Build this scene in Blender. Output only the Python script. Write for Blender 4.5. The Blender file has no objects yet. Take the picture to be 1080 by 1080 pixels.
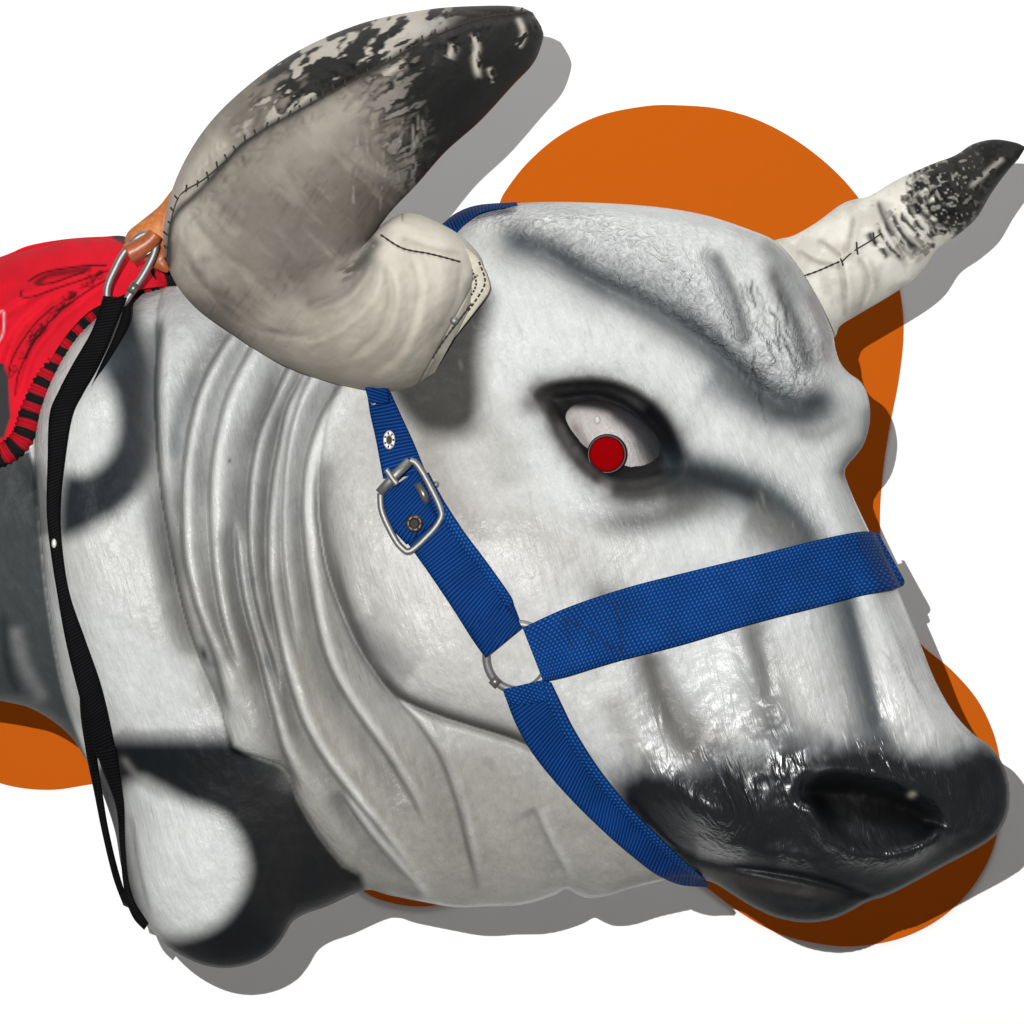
import bpy, math, random
import numpy as np
from mathutils import Vector
random.seed(4)
SC = bpy.context.scene
COL = SC.collection
# ------------------------------------------------------------------ camera, world, lamps
DIST = 5.0            # metres from camera to the plane of the bull's outline
WALL = 0.60           # metres from that plane back to the white backdrop
cam_d = bpy.data.cameras.new("camera"); cam = bpy.data.objects.new("camera", cam_d); COL.objects.link(cam)
cam.location = (0, -DIST, 0); cam.rotation_euler = (math.pi/2, 0, 0)
cam_d.sensor_width = 36; cam_d.lens = 36*DIST/1.08; cam_d.clip_end = 100; cam_d.clip_start = 0.05
SC.camera = cam
wd = bpy.data.worlds.new("World"); SC.world = wd; wd.use_nodes = True
wb = wd.node_tree.nodes['Background']; wb.inputs[0].default_value = (1.0, 0.985, 0.965, 1); wb.inputs[1].default_value = 0.145
def lamp(name, kind, loc, target, energy, color=(1, 1, 1), **kw):
    d = bpy.data.lights.new(name, kind); d.energy = energy; d.color = color
    for k, v in kw.items(): setattr(d, k, v)
    o = bpy.data.objects.new(name, d); COL.objects.link(o); o.location = loc
    o.rotation_euler = (Vector(target)-Vector(loc)).to_track_quat('-Z', 'Y').to_euler()
    return o
lamp("key_spot", 'SPOT', (-0.235, -DIST, 0.25), (0, 0, 0), 1220, (1, .995, .985), shadow_soft_size=0.004, spot_size=math.radians(60), spot_blend=0.2)
lamp("top_softbox", 'AREA', (0.25, -0.40, 1.6), (0.15, -0.75, 0.0), 13, (1, .99, .975), shape='RECTANGLE', size=1.5, size_y=0.7)
SC.view_settings.view_transform = 'Standard'; SC.view_settings.look = 'None'
SC.view_settings.exposure = 0; SC.view_settings.gamma = 1; SC.view_settings.use_curve_mapping = False
SC.render.engine = 'CYCLES'

# ------------------------------------------------------------------ small maths
def P(px, py, h):
    """a point drawn in millimetres on the outline plane, moved h millimetres towards the viewer"""
    px = np.asarray(px, float); py = np.asarray(py, float); h = np.asarray(h, float)
    s = (DIST*1000-h)/(DIST*1000)
    return np.stack([(px-540)/1000*s, -h/1000+0*px, (540-py)/1000*s], -1)
def cr(pts, n=6, closed=False):
    p = np.array(pts, float)
    if len(p) < 3 and not closed:
        t = np.linspace(0, 1, n+1)[:, None]; return p[0]*(1-t)+p[-1]*t
    if closed: q = np.vstack([p[-1], p, p[0], p[1]])
    else: q = np.vstack([2*p[0]-p[1], p, 2*p[-1]-p[-2]])
    out = []
    for i in range(len(q)-3):
        a, b, c, d = q[i:i+4]
        for k in range(n):
            t = k/n
            out.append(.5*((2*b)+(-a+c)*t+(2*a-5*b+4*c-d)*t*t+(-a+3*b-3*c+d)*t**3))
    if not closed: out.append(p[-1])
    return np.array(out)
def resample(p, n):
    p = np.asarray(p, float); s = np.r_[0, np.cumsum(np.linalg.norm(np.diff(p, axis=0), axis=1))]
    t = np.linspace(0, s[-1], n)
    return np.stack([np.interp(t, s, p[:, k]) for k in range(p.shape[1])], -1)
def dist_line(X, Y, line, reach=1e9):
    """distance, signed side and parameter (0..1) of points to a polyline"""
    D = np.full(X.shape, 1e9); S = np.ones(X.shape); T = np.zeros(X.shape)
    n = len(line)-1
    for i in range(n):
        a = line[i]; b = line[i+1]
        m = (X > min(a[0], b[0])-reach) & (X < max(a[0], b[0])+reach) & (Y > min(a[1], b[1])-reach) & (Y < max(a[1], b[1])+reach)
        if not m.any(): continue
        x = X[m]; y = Y[m]; d = b-a; L = max(d@d, 1e-9)
        t = np.clip(((x-a[0])*d[0]+(y-a[1])*d[1])/L, 0, 1)
        dx = x-a[0]-t*d[0]; dy = y-a[1]-t*d[1]; dd = np.hypot(dx, dy)
        sg = np.sign(d[0]*dy-d[1]*dx)
        better = dd < D[m]
        idx = np.where(m.ravel())[0][better]
        D.ravel()[idx] = dd[better]; S.ravel()[idx] = sg[better]; T.ravel()[idx] = ((i+t)/n)[better]
    return D, S, T
def inside(X, Y, poly):
    c = np.zeros(X.shape, bool); n = len(poly)
    for i in range(n):
        x1, y1 = poly[i]; x2, y2 = poly[(i+1) % n]
        if y1 == y2: continue
        c ^= ((y1 > Y) != (y2 > Y)) & (X < (x2-x1)*(Y-y1)/(y2-y1)+x1)
    return c
def sdf(X, Y, poly, reach=1e9):
    line = np.vstack([poly, poly[:1]])
    D, _, _ = dist_line(X, Y, line, reach)
    return np.where(inside(X, Y, poly), D, -D)
def ss(x, a, b):
    t = np.clip((x-a)/(b-a), 0, 1); return t*t*(3-2*t)
_rng = np.random.RandomState(7)
_lat = _rng.rand(256, 256)
def vnoise(x, y):
    xi = np.floor(x).astype(int); yi = np.floor(y).astype(int); fx = x-xi; fy = y-yi
    fx = fx*fx*(3-2*fx); fy = fy*fy*(3-2*fy)
    g = lambda i, j: _lat[i & 255, j & 255]
    return (g(xi, yi)*(1-fx)+g(xi+1, yi)*fx)*(1-fy)+(g(xi, yi+1)*(1-fx)+g(xi+1, yi+1)*fx)*fy
def fbm(x, y, o=4):
    r = 0; a = .5; n = 0
    for k in range(o):
        r = r+a*vnoise(x*2**k+17*k, y*2**k+31*k); n += a; a *= .5
    return r/n
def blur(A, r, k=3):
    A = A.copy()
    for _ in range(k):
        for ax in (0, 1):
            p = np.concatenate([np.repeat(A.take([0], ax), r+1, ax), A, np.repeat(A.take([-1], ax), r, ax)], ax)
            c = np.cumsum(p, ax); n = A.shape[ax]
            A = (c.take(range(2*r+1, 2*r+1+n), ax)-c.take(range(0, n), ax))/(2*r+1)
    return A

# ------------------------------------------------------------------ object helpers
def link(name, me, mat, parent=None):
    o = bpy.data.objects.new(name, me); COL.objects.link(o)
    if mat: me.materials.append(mat)
    if parent: o.parent = parent
    return o
def world_loc(o):
    v = Vector((0, 0, 0))
    while o: v = v+o.location; o = o.parent
    return np.array(v)
def mesh(name, V, F, mat, parent=None, colors=None, masks=None, uv=None, smooth=True):
    V = np.asarray(V, float).reshape(-1, 3)
    loc = world_loc(parent)
    me = bpy.data.meshes.new(name)
    F = np.asarray(F) if not isinstance(F, list) else F
    if isinstance(F, np.ndarray):
        me.vertices.add(len(V)); me.vertices.foreach_set('co', (V-loc).ravel().astype(np.float32))
        n, k = F.shape
        me.loops.add(n*k); me.loops.foreach_set('vertex_index', F.ravel().astype(np.int32))
        me.polygons.add(n); me.polygons.foreach_set('loop_start', (np.arange(n)*k).astype(np.int32))
        me.polygons.foreach_set('loop_total', np.full(n, k, np.int32))
        me.update(calc_edges=True)
    else:
        me.from_pydata((V-loc).tolist(), [], F); me.update()
    me.polygons.foreach_set('use_smooth', np.full(len(me.polygons), smooth))
    for nm, A in (('Paint', colors), ('Mask', masks)):
        if A is not None:
            at = me.color_attributes.new(nm, 'FLOAT_COLOR', 'POINT')
            B = np.ones((len(V), 4), np.float32); B[:, :A.shape[1]] = A
            at.data.foreach_set('color', B.ravel())
    if uv is not None:
        ul = me.uv_layers.new(name='UVMap'); li = np.zeros(len(me.loops), np.int32)
        me.loops.foreach_get('vertex_index', li)
        ul.data.foreach_set('uv', np.asarray(uv, np.float32)[li].ravel())
    me.validate()
    return link(name, me, mat, parent)
def thing(name, label, cat, loc, group=None):
    o = bpy.data.objects.new(name, None); COL.objects.link(o); o.location = [float(a) for a in loc]
    o.empty_display_size = .05; o['label'] = label; o['category'] = cat
    if group: o['group'] = group
    return o
def grid_faces(nu, nv, closed_v=False, off=0):
    i = np.arange(nu-1)[:, None]; j = np.arange(nv if closed_v else nv-1)[None, :]
    a = i*nv+j; b = i*nv+(j+1) % nv; c = (i+1)*nv+(j+1) % nv; d = (i+1)*nv+j
    return np.stack([a, b, c, d], -1).reshape(-1, 4)+off
def tube(pts, r, seg=10, closed=False, cap=True):
    p = np.asarray(pts, float); n = len(p); r = np.broadcast_to(r, (n,)).astype(float)
    if closed: T = np.roll(p, -1, 0)-np.roll(p, 1, 0)
    else: T = np.gradient(p, axis=0)
    T /= np.linalg.norm(T, axis=1)[:, None]+1e-12
    N = np.zeros_like(p); ref = np.array([0, -1.0, 0])
    for i in range(n):
        v = ref-T[i]*(ref@T[i])
        if np.linalg.norm(v) < .2: v = np.array([.3, 0, 1.])-T[i]*(np.array([.3, 0, 1.])@T[i])
        N[i] = v/np.linalg.norm(v)
    B = np.cross(T, N); a = np.linspace(0, 2*np.pi, seg, endpoint=False)
    V = p[:, None]+r[:, None, None]*(np.cos(a)[None, :, None]*N[:, None]+np.sin(a)[None, :, None]*B[:, None])
    V = V.reshape(-1, 3)
    F = grid_faces(n, seg, True)
    if closed:
        j = np.arange(seg); F = np.vstack([F, np.stack([(n-1)*seg+j, (n-1)*seg+(j+1) % seg, (j+1) % seg, j], -1)])
    elif cap:
        V = np.vstack([V, p[:1], p[-1:]]); j = np.arange(seg)
        F = np.vstack([F, np.stack([(j+1) % seg, j, np.full(seg, len(V)-2), np.full(seg, len(V)-2)], -1)]) if False else F
        tri = [[int((k+1) % seg), int(k), len(V)-2] for k in range(seg)]+[[int((n-1)*seg+k), int((n-1)*seg+(k+1) % seg), len(V)-1] for k in range(seg)]
        return V, F.tolist()+tri
    return V, F.tolist()
class MB:
    def __init__(s): s.V = []; s.F = []; s.n = 0
    def add(s, VF):
        V, F = VF; s.V.append(np.asarray(V, float)); s.F += [[i+s.n for i in f] for f in (F.tolist() if isinstance(F, np.ndarray) else F)]; s.n += len(V); return s
    def build(s, name, mat, parent=None, **k): return mesh(name, np.vstack(s.V), s.F, mat, parent, **k)

# ------------------------------------------------------------------ materials
def mat(name):
    m = bpy.data.materials.new(name); m.use_nodes = True; nt = m.node_tree
    return m, nt, nt.nodes['Principled BSDF']
def N(nt, t, **k):
    n = nt.nodes.new(t)
    for a, b in k.items():
        if a in n.inputs.keys() if isinstance(a, str) else False: n.inputs[a].default_value = b
        else: setattr(n, a, b)
    return n
def L(nt, a, b): nt.links.new(a, b)
def math_n(nt, op, a, b=None, c=None, clamp=False):
    n = nt.nodes.new('ShaderNodeMath'); n.operation = op; n.use_clamp = clamp
    for i, v in enumerate((a, b, c)):
        if v is None: continue
        if isinstance(v, (int, float)): n.inputs[i].default_value = v
        else: L(nt, v, n.inputs[i])
    return n.outputs[0]
def noise(nt, scale, detail=4, rough=.55, stretch=(1, 1, 1), rot=(0, 0, 0), dist=0.0):
    tc = nt.nodes.new('ShaderNodeTexCoord'); mp = nt.nodes.new('ShaderNodeMapping')
    mp.inputs['Scale'].default_value = stretch; mp.inputs['Rotation'].default_value = rot
    mp2 = nt.nodes.new('ShaderNodeMapping'); mp2.inputs['Rotation'].default_value = rot
    L(nt, tc.outputs['Object'], mp2.inputs[0]); mp.inputs['Rotation'].default_value = (0, 0, 0)
    L(nt, mp2.outputs[0], mp.inputs[0])
    n = nt.nodes.new('ShaderNodeTexNoise'); n.inputs['Scale'].default_value = scale; n.inputs['Detail'].default_value = detail
    n.inputs['Roughness'].default_value = rough; n.inputs['Distortion'].default_value = dist
    L(nt, mp.outputs[0], n.inputs['Vector']); return n.outputs['Fac']
def bump(nt, h, strength, dist, prev=None):
    b = nt.nodes.new('ShaderNodeBump'); b.inputs['Distance'].default_value = dist
    if isinstance(strength, (int, float)): b.inputs['Strength'].default_value = strength
    else: L(nt, strength, b.inputs['Strength'])
    L(nt, h, b.inputs['Height'])
    if prev: L(nt, prev, b.inputs['Normal'])
    return b.outputs[0]
def ramp(nt, fac, a, b, c0=(0, 0, 0, 1), c1=(1, 1, 1, 1)):
    r = nt.nodes.new('ShaderNodeValToRGB'); r.color_ramp.elements[0].position = a; r.color_ramp.elements[1].position = b
    r.color_ramp.elements[0].color = c0; r.color_ramp.elements[1].color = c1; L(nt, fac, r.inputs[0]); return r.outputs[0]
def mixc(nt, fac, a, b, mode='MIX'):
    m = nt.nodes.new('ShaderNodeMix'); m.data_type = 'RGBA'; m.blend_type = mode
    if isinstance(fac, (int, float)): m.inputs[0].default_value = fac
    else: L(nt, fac, m.inputs[0])
    for i, v in ((6, a), (7, b)):
        if isinstance(v, tuple): m.inputs[i].default_value = v
        else: L(nt, v, m.inputs[i])
    return m.outputs[2]
def attr(nt, name):
    a = nt.nodes.new('ShaderNodeAttribute'); a.attribute_name = name; return a
# painted hide: colour from the airbrushed paint layer, brush strokes and curls as bump
def hide_material():
    m, nt, b = mat('airbrushed_hide')
    at = attr(nt, 'Paint'); mk = attr(nt, 'Mask'); sp = nt.nodes.new('ShaderNodeSeparateColor'); L(nt, mk.outputs['Color'], sp.inputs[0])
    wool, streak, crack = sp.outputs[0], sp.outputs[1], sp.outputs[2]
    rot = (0, math.radians(17), 0)
    st = noise(nt, 42, 5, .62, (4.5, 4.5, .55), rot)           # long brush strokes
    fine = noise(nt, 240, 4, .6)
    mid = noise(nt, 60, 4, .6)
    curl = noise(nt, 85, 3, .5, (1, 1, 1), (0, .6, 0), 2.6)
    gloss = noise(nt, 40, 3, .55, (2.4, 2.4, .5), rot, .5)
    v = nt.nodes.new('ShaderNodeTexVoronoi'); v.feature = 'DISTANCE_TO_EDGE'; v.inputs['Scale'].default_value = 50
    tc = nt.nodes.new('ShaderNodeTexCoord'); mp = nt.nodes.new('ShaderNodeMapping'); mp.inputs['Scale'].default_value = (1.6, 1.6, .8)
    wn = nt.nodes.new('ShaderNodeTexNoise'); wn.inputs['Scale'].default_value = 30
    ad = nt.nodes.new('ShaderNodeMix'); ad.data_type = 'VECTOR'; ad.inputs[0].default_value = .03
    L(nt, tc.outputs['Object'], wn.inputs['Vector']); L(nt, tc.outputs['Object'], ad.inputs[4]); L(nt, wn.outputs['Color'], ad.inputs[5])
    L(nt, ad.outputs[1], mp.inputs[0]); L(nt, mp.outputs[0], v.inputs['Vector'])
    ck = ramp(nt, v.outputs['Distance'], 0.0, .06, (1, 1, 1, 1), (0, 0, 0, 1))
    ckm = math_n(nt, 'MULTIPLY', ck, crack)
    sg = nt.nodes.new('ShaderNodeSeparateColor'); L(nt, at.outputs['Color'], sg.inputs[0]); lum = math_n(nt, 'MULTIPLY', sg.outputs[1], 2.4, clamp=True)
    n1 = bump(nt, st, math_n(nt, 'MULTIPLY', math_n(nt, 'MULTIPLY_ADD', lum, .7, .3), math_n(nt, 'MULTIPLY_ADD', wool, -.3, math_n(nt, 'MULTIPLY_ADD', streak, -.12, .36))), .0035)
    n2 = bump(nt, fine, math_n(nt, 'MULTIPLY_ADD', streak, -.3, .38), .0007, n1)
    n3 = bump(nt, curl, math_n(nt, 'MULTIPLY', wool, .7), .010, n2)
    n4 = bump(nt, gloss, math_n(nt, 'MULTIPLY', streak, .75), .005, n3)
    n5 = bump(nt, ckm, -.8, .0015, n4)
    L(nt, n5, b.inputs['Normal'])
    # tint: brush streaks and light mottling of the paint coat
    c1 = mixc(nt, 1.0, at.outputs['Color'], ramp(nt, st, .30, .72, (.93, .93, .93, 1), (1.07, 1.07, 1.07, 1)), 'MULTIPLY')
    k = ramp(nt, mid, .3, .7, (.93, .93, .925, 1), (1.04, 1.04, 1.045, 1))
    c2 = mixc(nt, 1.0, c1, k, 'MULTIPLY')
    kf = ramp(nt, noise(nt, 330, 3, .6, (2.2, 2.2, .6), rot), .3, .7, (.93, .93, .925, 1), (1.06, 1.06, 1.06, 1)); c2 = mixc(nt, 1.0, c2, kf, 'MULTIPLY')
    sc = ramp(nt, noise(nt, 95, 5, .65, (3.4, 3.4, .30), rot, .4), .60, .68); sm_ = math_n(nt, 'MULTIPLY', sc, ramp(nt, noise(nt, 13, 3, .6), .42, .6))
    c2 = mixc(nt, math_n(nt, 'MULTIPLY', sm_, .55), c2, mixc(nt, 1.0, c2, (.60, .585, .56, 1), 'MULTIPLY'))
    hi_ = ramp(nt, noise(nt, 80, 5, .65, (3.0, 3.0, .34), (0, math.radians(22), 0), .3), .60, .70)
    c2 = mixc(nt, math_n(nt, 'MULTIPLY', hi_, .5), c2, mixc(nt, 1.0, c2, (1.25, 1.26, 1.27, 1), 'MULTIPLY'))
    kc = ramp(nt, curl, .35, .62, (.76, .775, .785, 1), (1.18, 1.18, 1.18, 1))  # curl valleys darker, crests paler: shading of the curls set in colour
    c3 = mixc(nt, math_n(nt, 'MULTIPLY', wool, .8), c2, mixc(nt, 1.0, c2, kc, 'MULTIPLY'))
    spk = math_n(nt, 'MULTIPLY', ramp(nt, noise(nt, 170, 2, .5, (1.3, 1.3, .5), rot), .70, .76), .5)
    c4 = mixc(nt, math_n(nt, 'MULTIPLY', ckm, .75), c3, (.03, .035, .04, 1))
    c5 = mixc(nt, math_n(nt, 'MULTIPLY', spk, .35), c4, mixc(nt, 1.0, c4, (.62, .60, .58, 1), 'MULTIPLY'))
    L(nt, c5, b.inputs['Base Color'])
    r = math_n(nt, 'MULTIPLY_ADD', streak, -.30, .58)
    L(nt, math_n(nt, 'MULTIPLY_ADD', mid, .12, math_n(nt, 'SUBTRACT', r, .06)), b.inputs['Roughness'])
    L(nt, math_n(nt, 'MULTIPLY_ADD', streak, .62, .06), b.inputs['Specular IOR Level'])
    patch = ramp(nt, noise(nt, 9, 3, .6), .42, .62)
    L(nt, math_n(nt, 'MULTIPLY', math_n(nt, 'MULTIPLY', patch, lum), .9), b.inputs['Coat Weight']); b.inputs['Coat Roughness'].default_value = .27
    nc = bump(nt, fine, .5, .0016, n4); L(nt, nc, b.inputs['Coat Normal'])
    return m
def cloth_material():
    m, nt, b = mat('horn_vinyl')
    at = attr(nt, 'Paint'); mk = attr(nt, 'Mask'); sp = nt.nodes.new('ShaderNodeSeparateColor'); L(nt, mk.outputs['Color'], sp.inputs[0])
    uv = nt.nodes.new('ShaderNodeUVMap'); mp = nt.nodes.new('ShaderNodeMapping'); mp.inputs['Scale'].default_value = (260, 260, 1); mp.inputs['Rotation'].default_value = (0, 0, .5)
    L(nt, uv.outputs[0], mp.inputs[0])
    ck = nt.nodes.new('ShaderNodeTexBrick'); ck.inputs['Scale'].default_value = 1.0; ck.inputs['Mortar Size'].default_value = .12; ck.inputs['Mortar Smooth'].default_value = 1
    L(nt, mp.outputs[0], ck.inputs[0])
    f = noise(nt, 180, 4, .6); g = noise(nt, 28, 5, .6)
    n1 = bump(nt, ck.outputs['Fac'], .35, -.0006); n2 = bump(nt, f, .35, .001, n1); n3 = bump(nt, g, .3, .004, n2)
    L(nt, n3, b.inputs['Normal'])
    k = ramp(nt, g, .3, .72, (.84, .83, .81, 1), (1.08, 1.08, 1.08, 1))
    L(nt, mixc(nt, 1.0, at.outputs['Color'], k, 'MULTIPLY'), b.inputs['Base Color'])
    L(nt, math_n(nt, 'MULTIPLY_ADD', sp.outputs[0], -.2, .64), b.inputs['Roughness']); b.inputs['Specular IOR Level'].default_value = .07
    return m
def webbing_material(name, base, hi, su=1.0, sv=1.0, bs=.8, ribs=False):
    m, nt, b = mat(name)
    uv = nt.nodes.new('ShaderNodeUVMap'); sx = nt.nodes.new('ShaderNodeSeparateXYZ'); L(nt, uv.outputs[0], sx.inputs[0])
    u = math_n(nt, 'MULTIPLY', sx.outputs[0], su); v = math_n(nt, 'MULTIPLY', sx.outputs[1], sv)
    a = math_n(nt, 'SINE', math_n(nt, 'ADD', u, v)); c = math_n(nt, 'SINE', math_n(nt, 'SUBTRACT', u, v))
    rw = math_n(nt, 'MULTIPLY', v, 1/math.pi); fl = math_n(nt, 'FLOOR', rw)
    wob = math_n(nt, 'MULTIPLY', math_n(nt, 'SUBTRACT', noise(nt, 60, 2), .5), 1.2)
    cell = math_n(nt, 'SINE', math_n(nt, 'ADD', math_n(nt, 'MULTIPLY', fl, math.pi), math_n(nt, 'ADD', math_n(nt, 'MULTIPLY', u, 1.75), wob)))
    h = math_n(nt, 'MULTIPLY', math_n(nt, 'ABSOLUTE', math_n(nt, 'SINE', v)), math_n(nt, 'MULTIPLY_ADD', cell, .5, .5))
    if ribs:
        a = math_n(nt, 'SINE', math_n(nt, 'ADD', u, math_n(nt, 'MULTIPLY', v, .35))); c = math_n(nt, 'SINE', math_n(nt, 'MULTIPLY', v, 2.0))
        h = math_n(nt, 'ADD', math_n(nt, 'MULTIPLY_ADD', a, .4, .5), math_n(nt, 'MULTIPLY', c, .1))
    n1 = bump(nt, h, bs, .0011); f = noise(nt, 900, 2, .5); n2 = bump(nt, f, .3, .0005, n1)
    L(nt, n2, b.inputs['Normal'])
    g = noise(nt, 25, 4, .6)
    c0 = mixc(nt, ramp(nt, h, .25, .95), base, hi)
    L(nt, mixc(nt, 1.0, c0, ramp(nt, g, .3, .7, (.8, .8, .8, 1), (1.12, 1.12, 1.12, 1)), 'MULTIPLY'), b.inputs['Base Color'])
    b.inputs['Roughness'].default_value = .7; b.inputs['Specular IOR Level'].default_value = .04
    return m
def plain(name, col, rough=.5, metal=0, bs=.0, bscale=200, var=.0):
    m, nt, b = mat(name); b.inputs['Base Color'].default_value = (*col, 1); b.inputs['Roughness'].default_value = rough; b.inputs['Metallic'].default_value = metal
    f = noise(nt, bscale, 4, .6)
    if bs: L(nt, bump(nt, f, bs, .001), b.inputs['Normal'])
    if var: L(nt, mixc(nt, 1.0, (*col, 1), ramp(nt, f, .3, .7, (1-var, 1-var, 1-var, 1), (1+var, 1+var, 1+var, 1)), 'MULTIPLY'), b.inputs['Base Color'])
    return m
M_HIDE = hide_material(); M_HORN = cloth_material()
M_WEB = webbing_material('blue_webbing', (.003, .024, .115, 1), (.012, .100, .335, 1), 800, 950)
M_WEBD = webbing_material('blue_ribbed_webbing', (.002, .014, .080, 1), (.006, .056, .215, 1), 1700, 1500, .6, True)
M_STEEL = plain('brushed_steel', (.27, .27, .265), .55, .85, .15, 300, .12)
M_BRASS = plain('rusty_grommet', (.07, .055, .045), .45, .8, .3, 500, .4)
M_BLACKWEB = webbing_material('black_webbing', (.002, .002, .0025, 1), (.007, .007, .008, 1), 1800, 1500, .3, True)
M_LEATHER = plain('tan_leather', (.46, .145, .03), .6, 0, .5, 150, .3)
M_LEATHER2 = plain('oiled_leather', (.30, .075, .022), .4, 0, .3, 150, .2)
M_THREAD = plain('dark_thread', (.02, .016, .013), .8)
M_BLACKPLASTIC = plain('black_plastic', (.008, .004, .004), .5)
M_GREY = plain('worn_metal', (.16, .15, .14), .35, .6, .2, 300, .2)

# ------------------------------------------------------------------ the backdrop
def backdrop():
    m, nt, b = mat('white_backdrop'); b.inputs['Base Color'].default_value = (.90, .90, .90, 1); b.inputs['Roughness'].default_value = 1; b.inputs['Specular IOR Level'].default_value = 0
    y = WALL+.004
    o = mesh('backdrop', [(-5, y, -5), (5, y, -5), (5, y, 5), (-5, y, 5)], [[0, 1, 2, 3]], m, smooth=False)
    o['kind'] = 'structure'
    m, nt, b = mat('orange_card'); b.inputs['Base Color'].default_value = (.475, .094, .0055, 1); b.inputs['Roughness'].default_value = 1; b.inputs['Specular IOR Level'].default_value = 0
    pts = [(516, 232), (532, 203), (556, 172), (590, 143), (632, 122), (680, 112), (716, 111), (760, 115), (805, 129), (850, 155), (890, 190), (920, 230), (940, 270), (950, 312), (953, 352),
           (948, 400), (938, 452), (931, 500), (928, 550), (932, 600), (946, 645), (972, 680), (1004, 707), (1032, 740), (1050, 780), (1057, 825), (1054, 868), (1042, 908), (1018, 945),
           (985, 973), (945, 991), (900, 998), (862, 995), (820, 984), (780, 962), (730, 925), (670, 890), (600, 885), (540, 910), (500, 940), (468, 953), (440, 956), (412, 952), (385, 941),
           (340, 905), (290, 860), (230, 825), (160, 818), (97, 827), (50, 833), (0, 826), (-60, 800), (-90, 760), (-70, 700), (0, 680), (120, 690), (230, 680), (320, 620), (370, 520), (400, 400), (450, 300)]
    c = cr(pts, 8, True); n = len(c)
    A = P(c[:, 0], c[:, 1], np.full(n, -WALL*1000)); B = A.copy(); B[:, 1] += .0035
    V = np.vstack([A, B]); F = [list(range(n))[::-1]]+[[i, (i+1) % n, n+(i+1) % n, n+i] for i in range(n)]
    o = mesh('orange_shape', V, F, m, smooth=False)
    o['label'] = 'flat orange rounded blob shape on the white backdrop behind the bull'; o['category'] = 'backdrop shape'
backdrop()

# ------------------------------------------------------------------ the bull: sculpted height field over its outline
OUT = [(-160, 330), (-80, 292), (0, 280), (60, 264), (108, 262), (140, 280), (172, 298), (230, 300), (300, 290), (370, 275), (430, 258), (470, 236), (500, 222), (545, 214.5), (600, 213), (680, 217),
       (740, 226), (790, 242), (820, 256), (845, 285), (866, 322), (878, 350), (881, 367), (886, 382), (895, 393), (907, 402), (914, 414), (917.5, 430), (917, 447), (912, 466), (904, 479), (895, 489), (891, 500),
       (898, 520), (907, 540), (918, 563), (932, 592), (947, 623), (967, 670), (985, 715), (1004, 749), (1025, 773), (1045, 788), (1059, 809), (1065, 835), (1062, 861), (1050, 881), (1030, 895), (1000, 911),
       (965, 930), (937, 944), (915, 951), (895, 962), (875, 970), (850, 973), (820, 968), (795, 957), (775, 945), (750, 930), (722, 925), (700, 929), (665, 937), (640, 945), (620, 947), (608, 943), (597, 938), (585, 944),
       (565, 951), (545, 955), (515, 956), (480, 957), (445, 951), (410, 944), (385, 939), (345, 956), (322, 964), (308, 973), (298, 990), (285, 1005), (265, 1016), (240, 1021), (215, 1018), (190, 1007),
       (170, 992), (153, 973), (138, 950), (128, 915), (122, 880), (113, 850), (101, 820), (88, 797), (75, 777), (55, 760), (30, 746), (0, 739), (-80, 722), (-150, 670), (-185, 560), (-188, 430)]
OUTC = cr(OUT, 5, True)
S = 1.8
gx = np.arange(-195, 1075, S); gy = np.arange(206, 1030, S)
GX, GY = np.meshgrid(gx, gy, indexing='ij')
D = sdf(GX, GY, OUTC)
# smooth inflation: coarse screened Poisson solve, thickness ~ circular section
c = 8; cx = np.arange(-195-24, 1110, c); cy = np.arange(180, 1060, c); CX, CY = np.meshgrid(cx, cy, indexing='ij')
CD = sdf(CX, CY, OUTC); ins = CD > 0; u = np.zeros(CX.shape); k2 = (c/230.0)**2
for _ in range(1500):
    s = np.zeros_like(u); s[1:] += u[:-1]; s[:-1] += u[1:]; s[:, 1:] += u[:, :-1]; s[:, :-1] += u[:, 1:]
    u = np.where(ins, (s+c*c)/(4+k2), 0)
ratio = u/np.maximum(CD, 4); ok = CD > 6
for _ in range(6):       # extend the ratio outwards so it can be interpolated near the rim
    w = blur(ok.astype(float), 1, 1); rr = blur(np.where(ok, ratio, 0), 1, 1)/np.maximum(w, 1e-6)
    ratio = np.where(ok, ratio, np.where(w > 0, rr, 0)); ok = ok | (w > 0)
def bil(A, x0, y0, st, X, Y):
    fx = np.clip((X-x0)/st, 0, A.shape[0]-1.001); fy = np.clip((Y-y0)/st, 0, A.shape[1]-1.001)
    i = fx.astype(int); j = fy.astype(int); a = fx-i; b = fy-j
    return (A[i, j]*(1-a)+A[i+1, j]*a)*(1-b)+(A[i, j+1]*(1-a)+A[i+1, j+1]*a)*b
RAT = bil(ratio, cx[0], cy[0], c, GX, GY)
Dp = np.maximum(D, 0)
UU = bil(blur(u, 1, 1), cx[0], cy[0], c, GX, GY); wq = ss(Dp, 14, 40)
H0 = 0.72*np.sqrt(2*np.maximum(Dp*RAT*(1-wq)+UU*wq, 0))
H0 = np.where(Dp > 30, blur(H0, 6, 2)*ss(Dp, 30, 60)+H0*(1-ss(Dp, 30, 60)), H0)
edge = ss(Dp, 0, 26)                      # reliefs fade out at the rim
def soft_poly(poly, w, n=5, X=None, Y=None, smooth=True):
    X = GX if X is None else X; Y = GY if Y is None else Y
    p = cr(poly, n, True) if smooth else np.array(poly, float)
    return ss(sdf(X, Y, p), -w, w)
def lip(poly, A, w, p=2.0, n=4):
    d = np.clip(sdf(GX, GY, cr(poly, n, True))/w, 0, 1); return A*np.power(1-np.power(1-d, p), 1/p)
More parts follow.
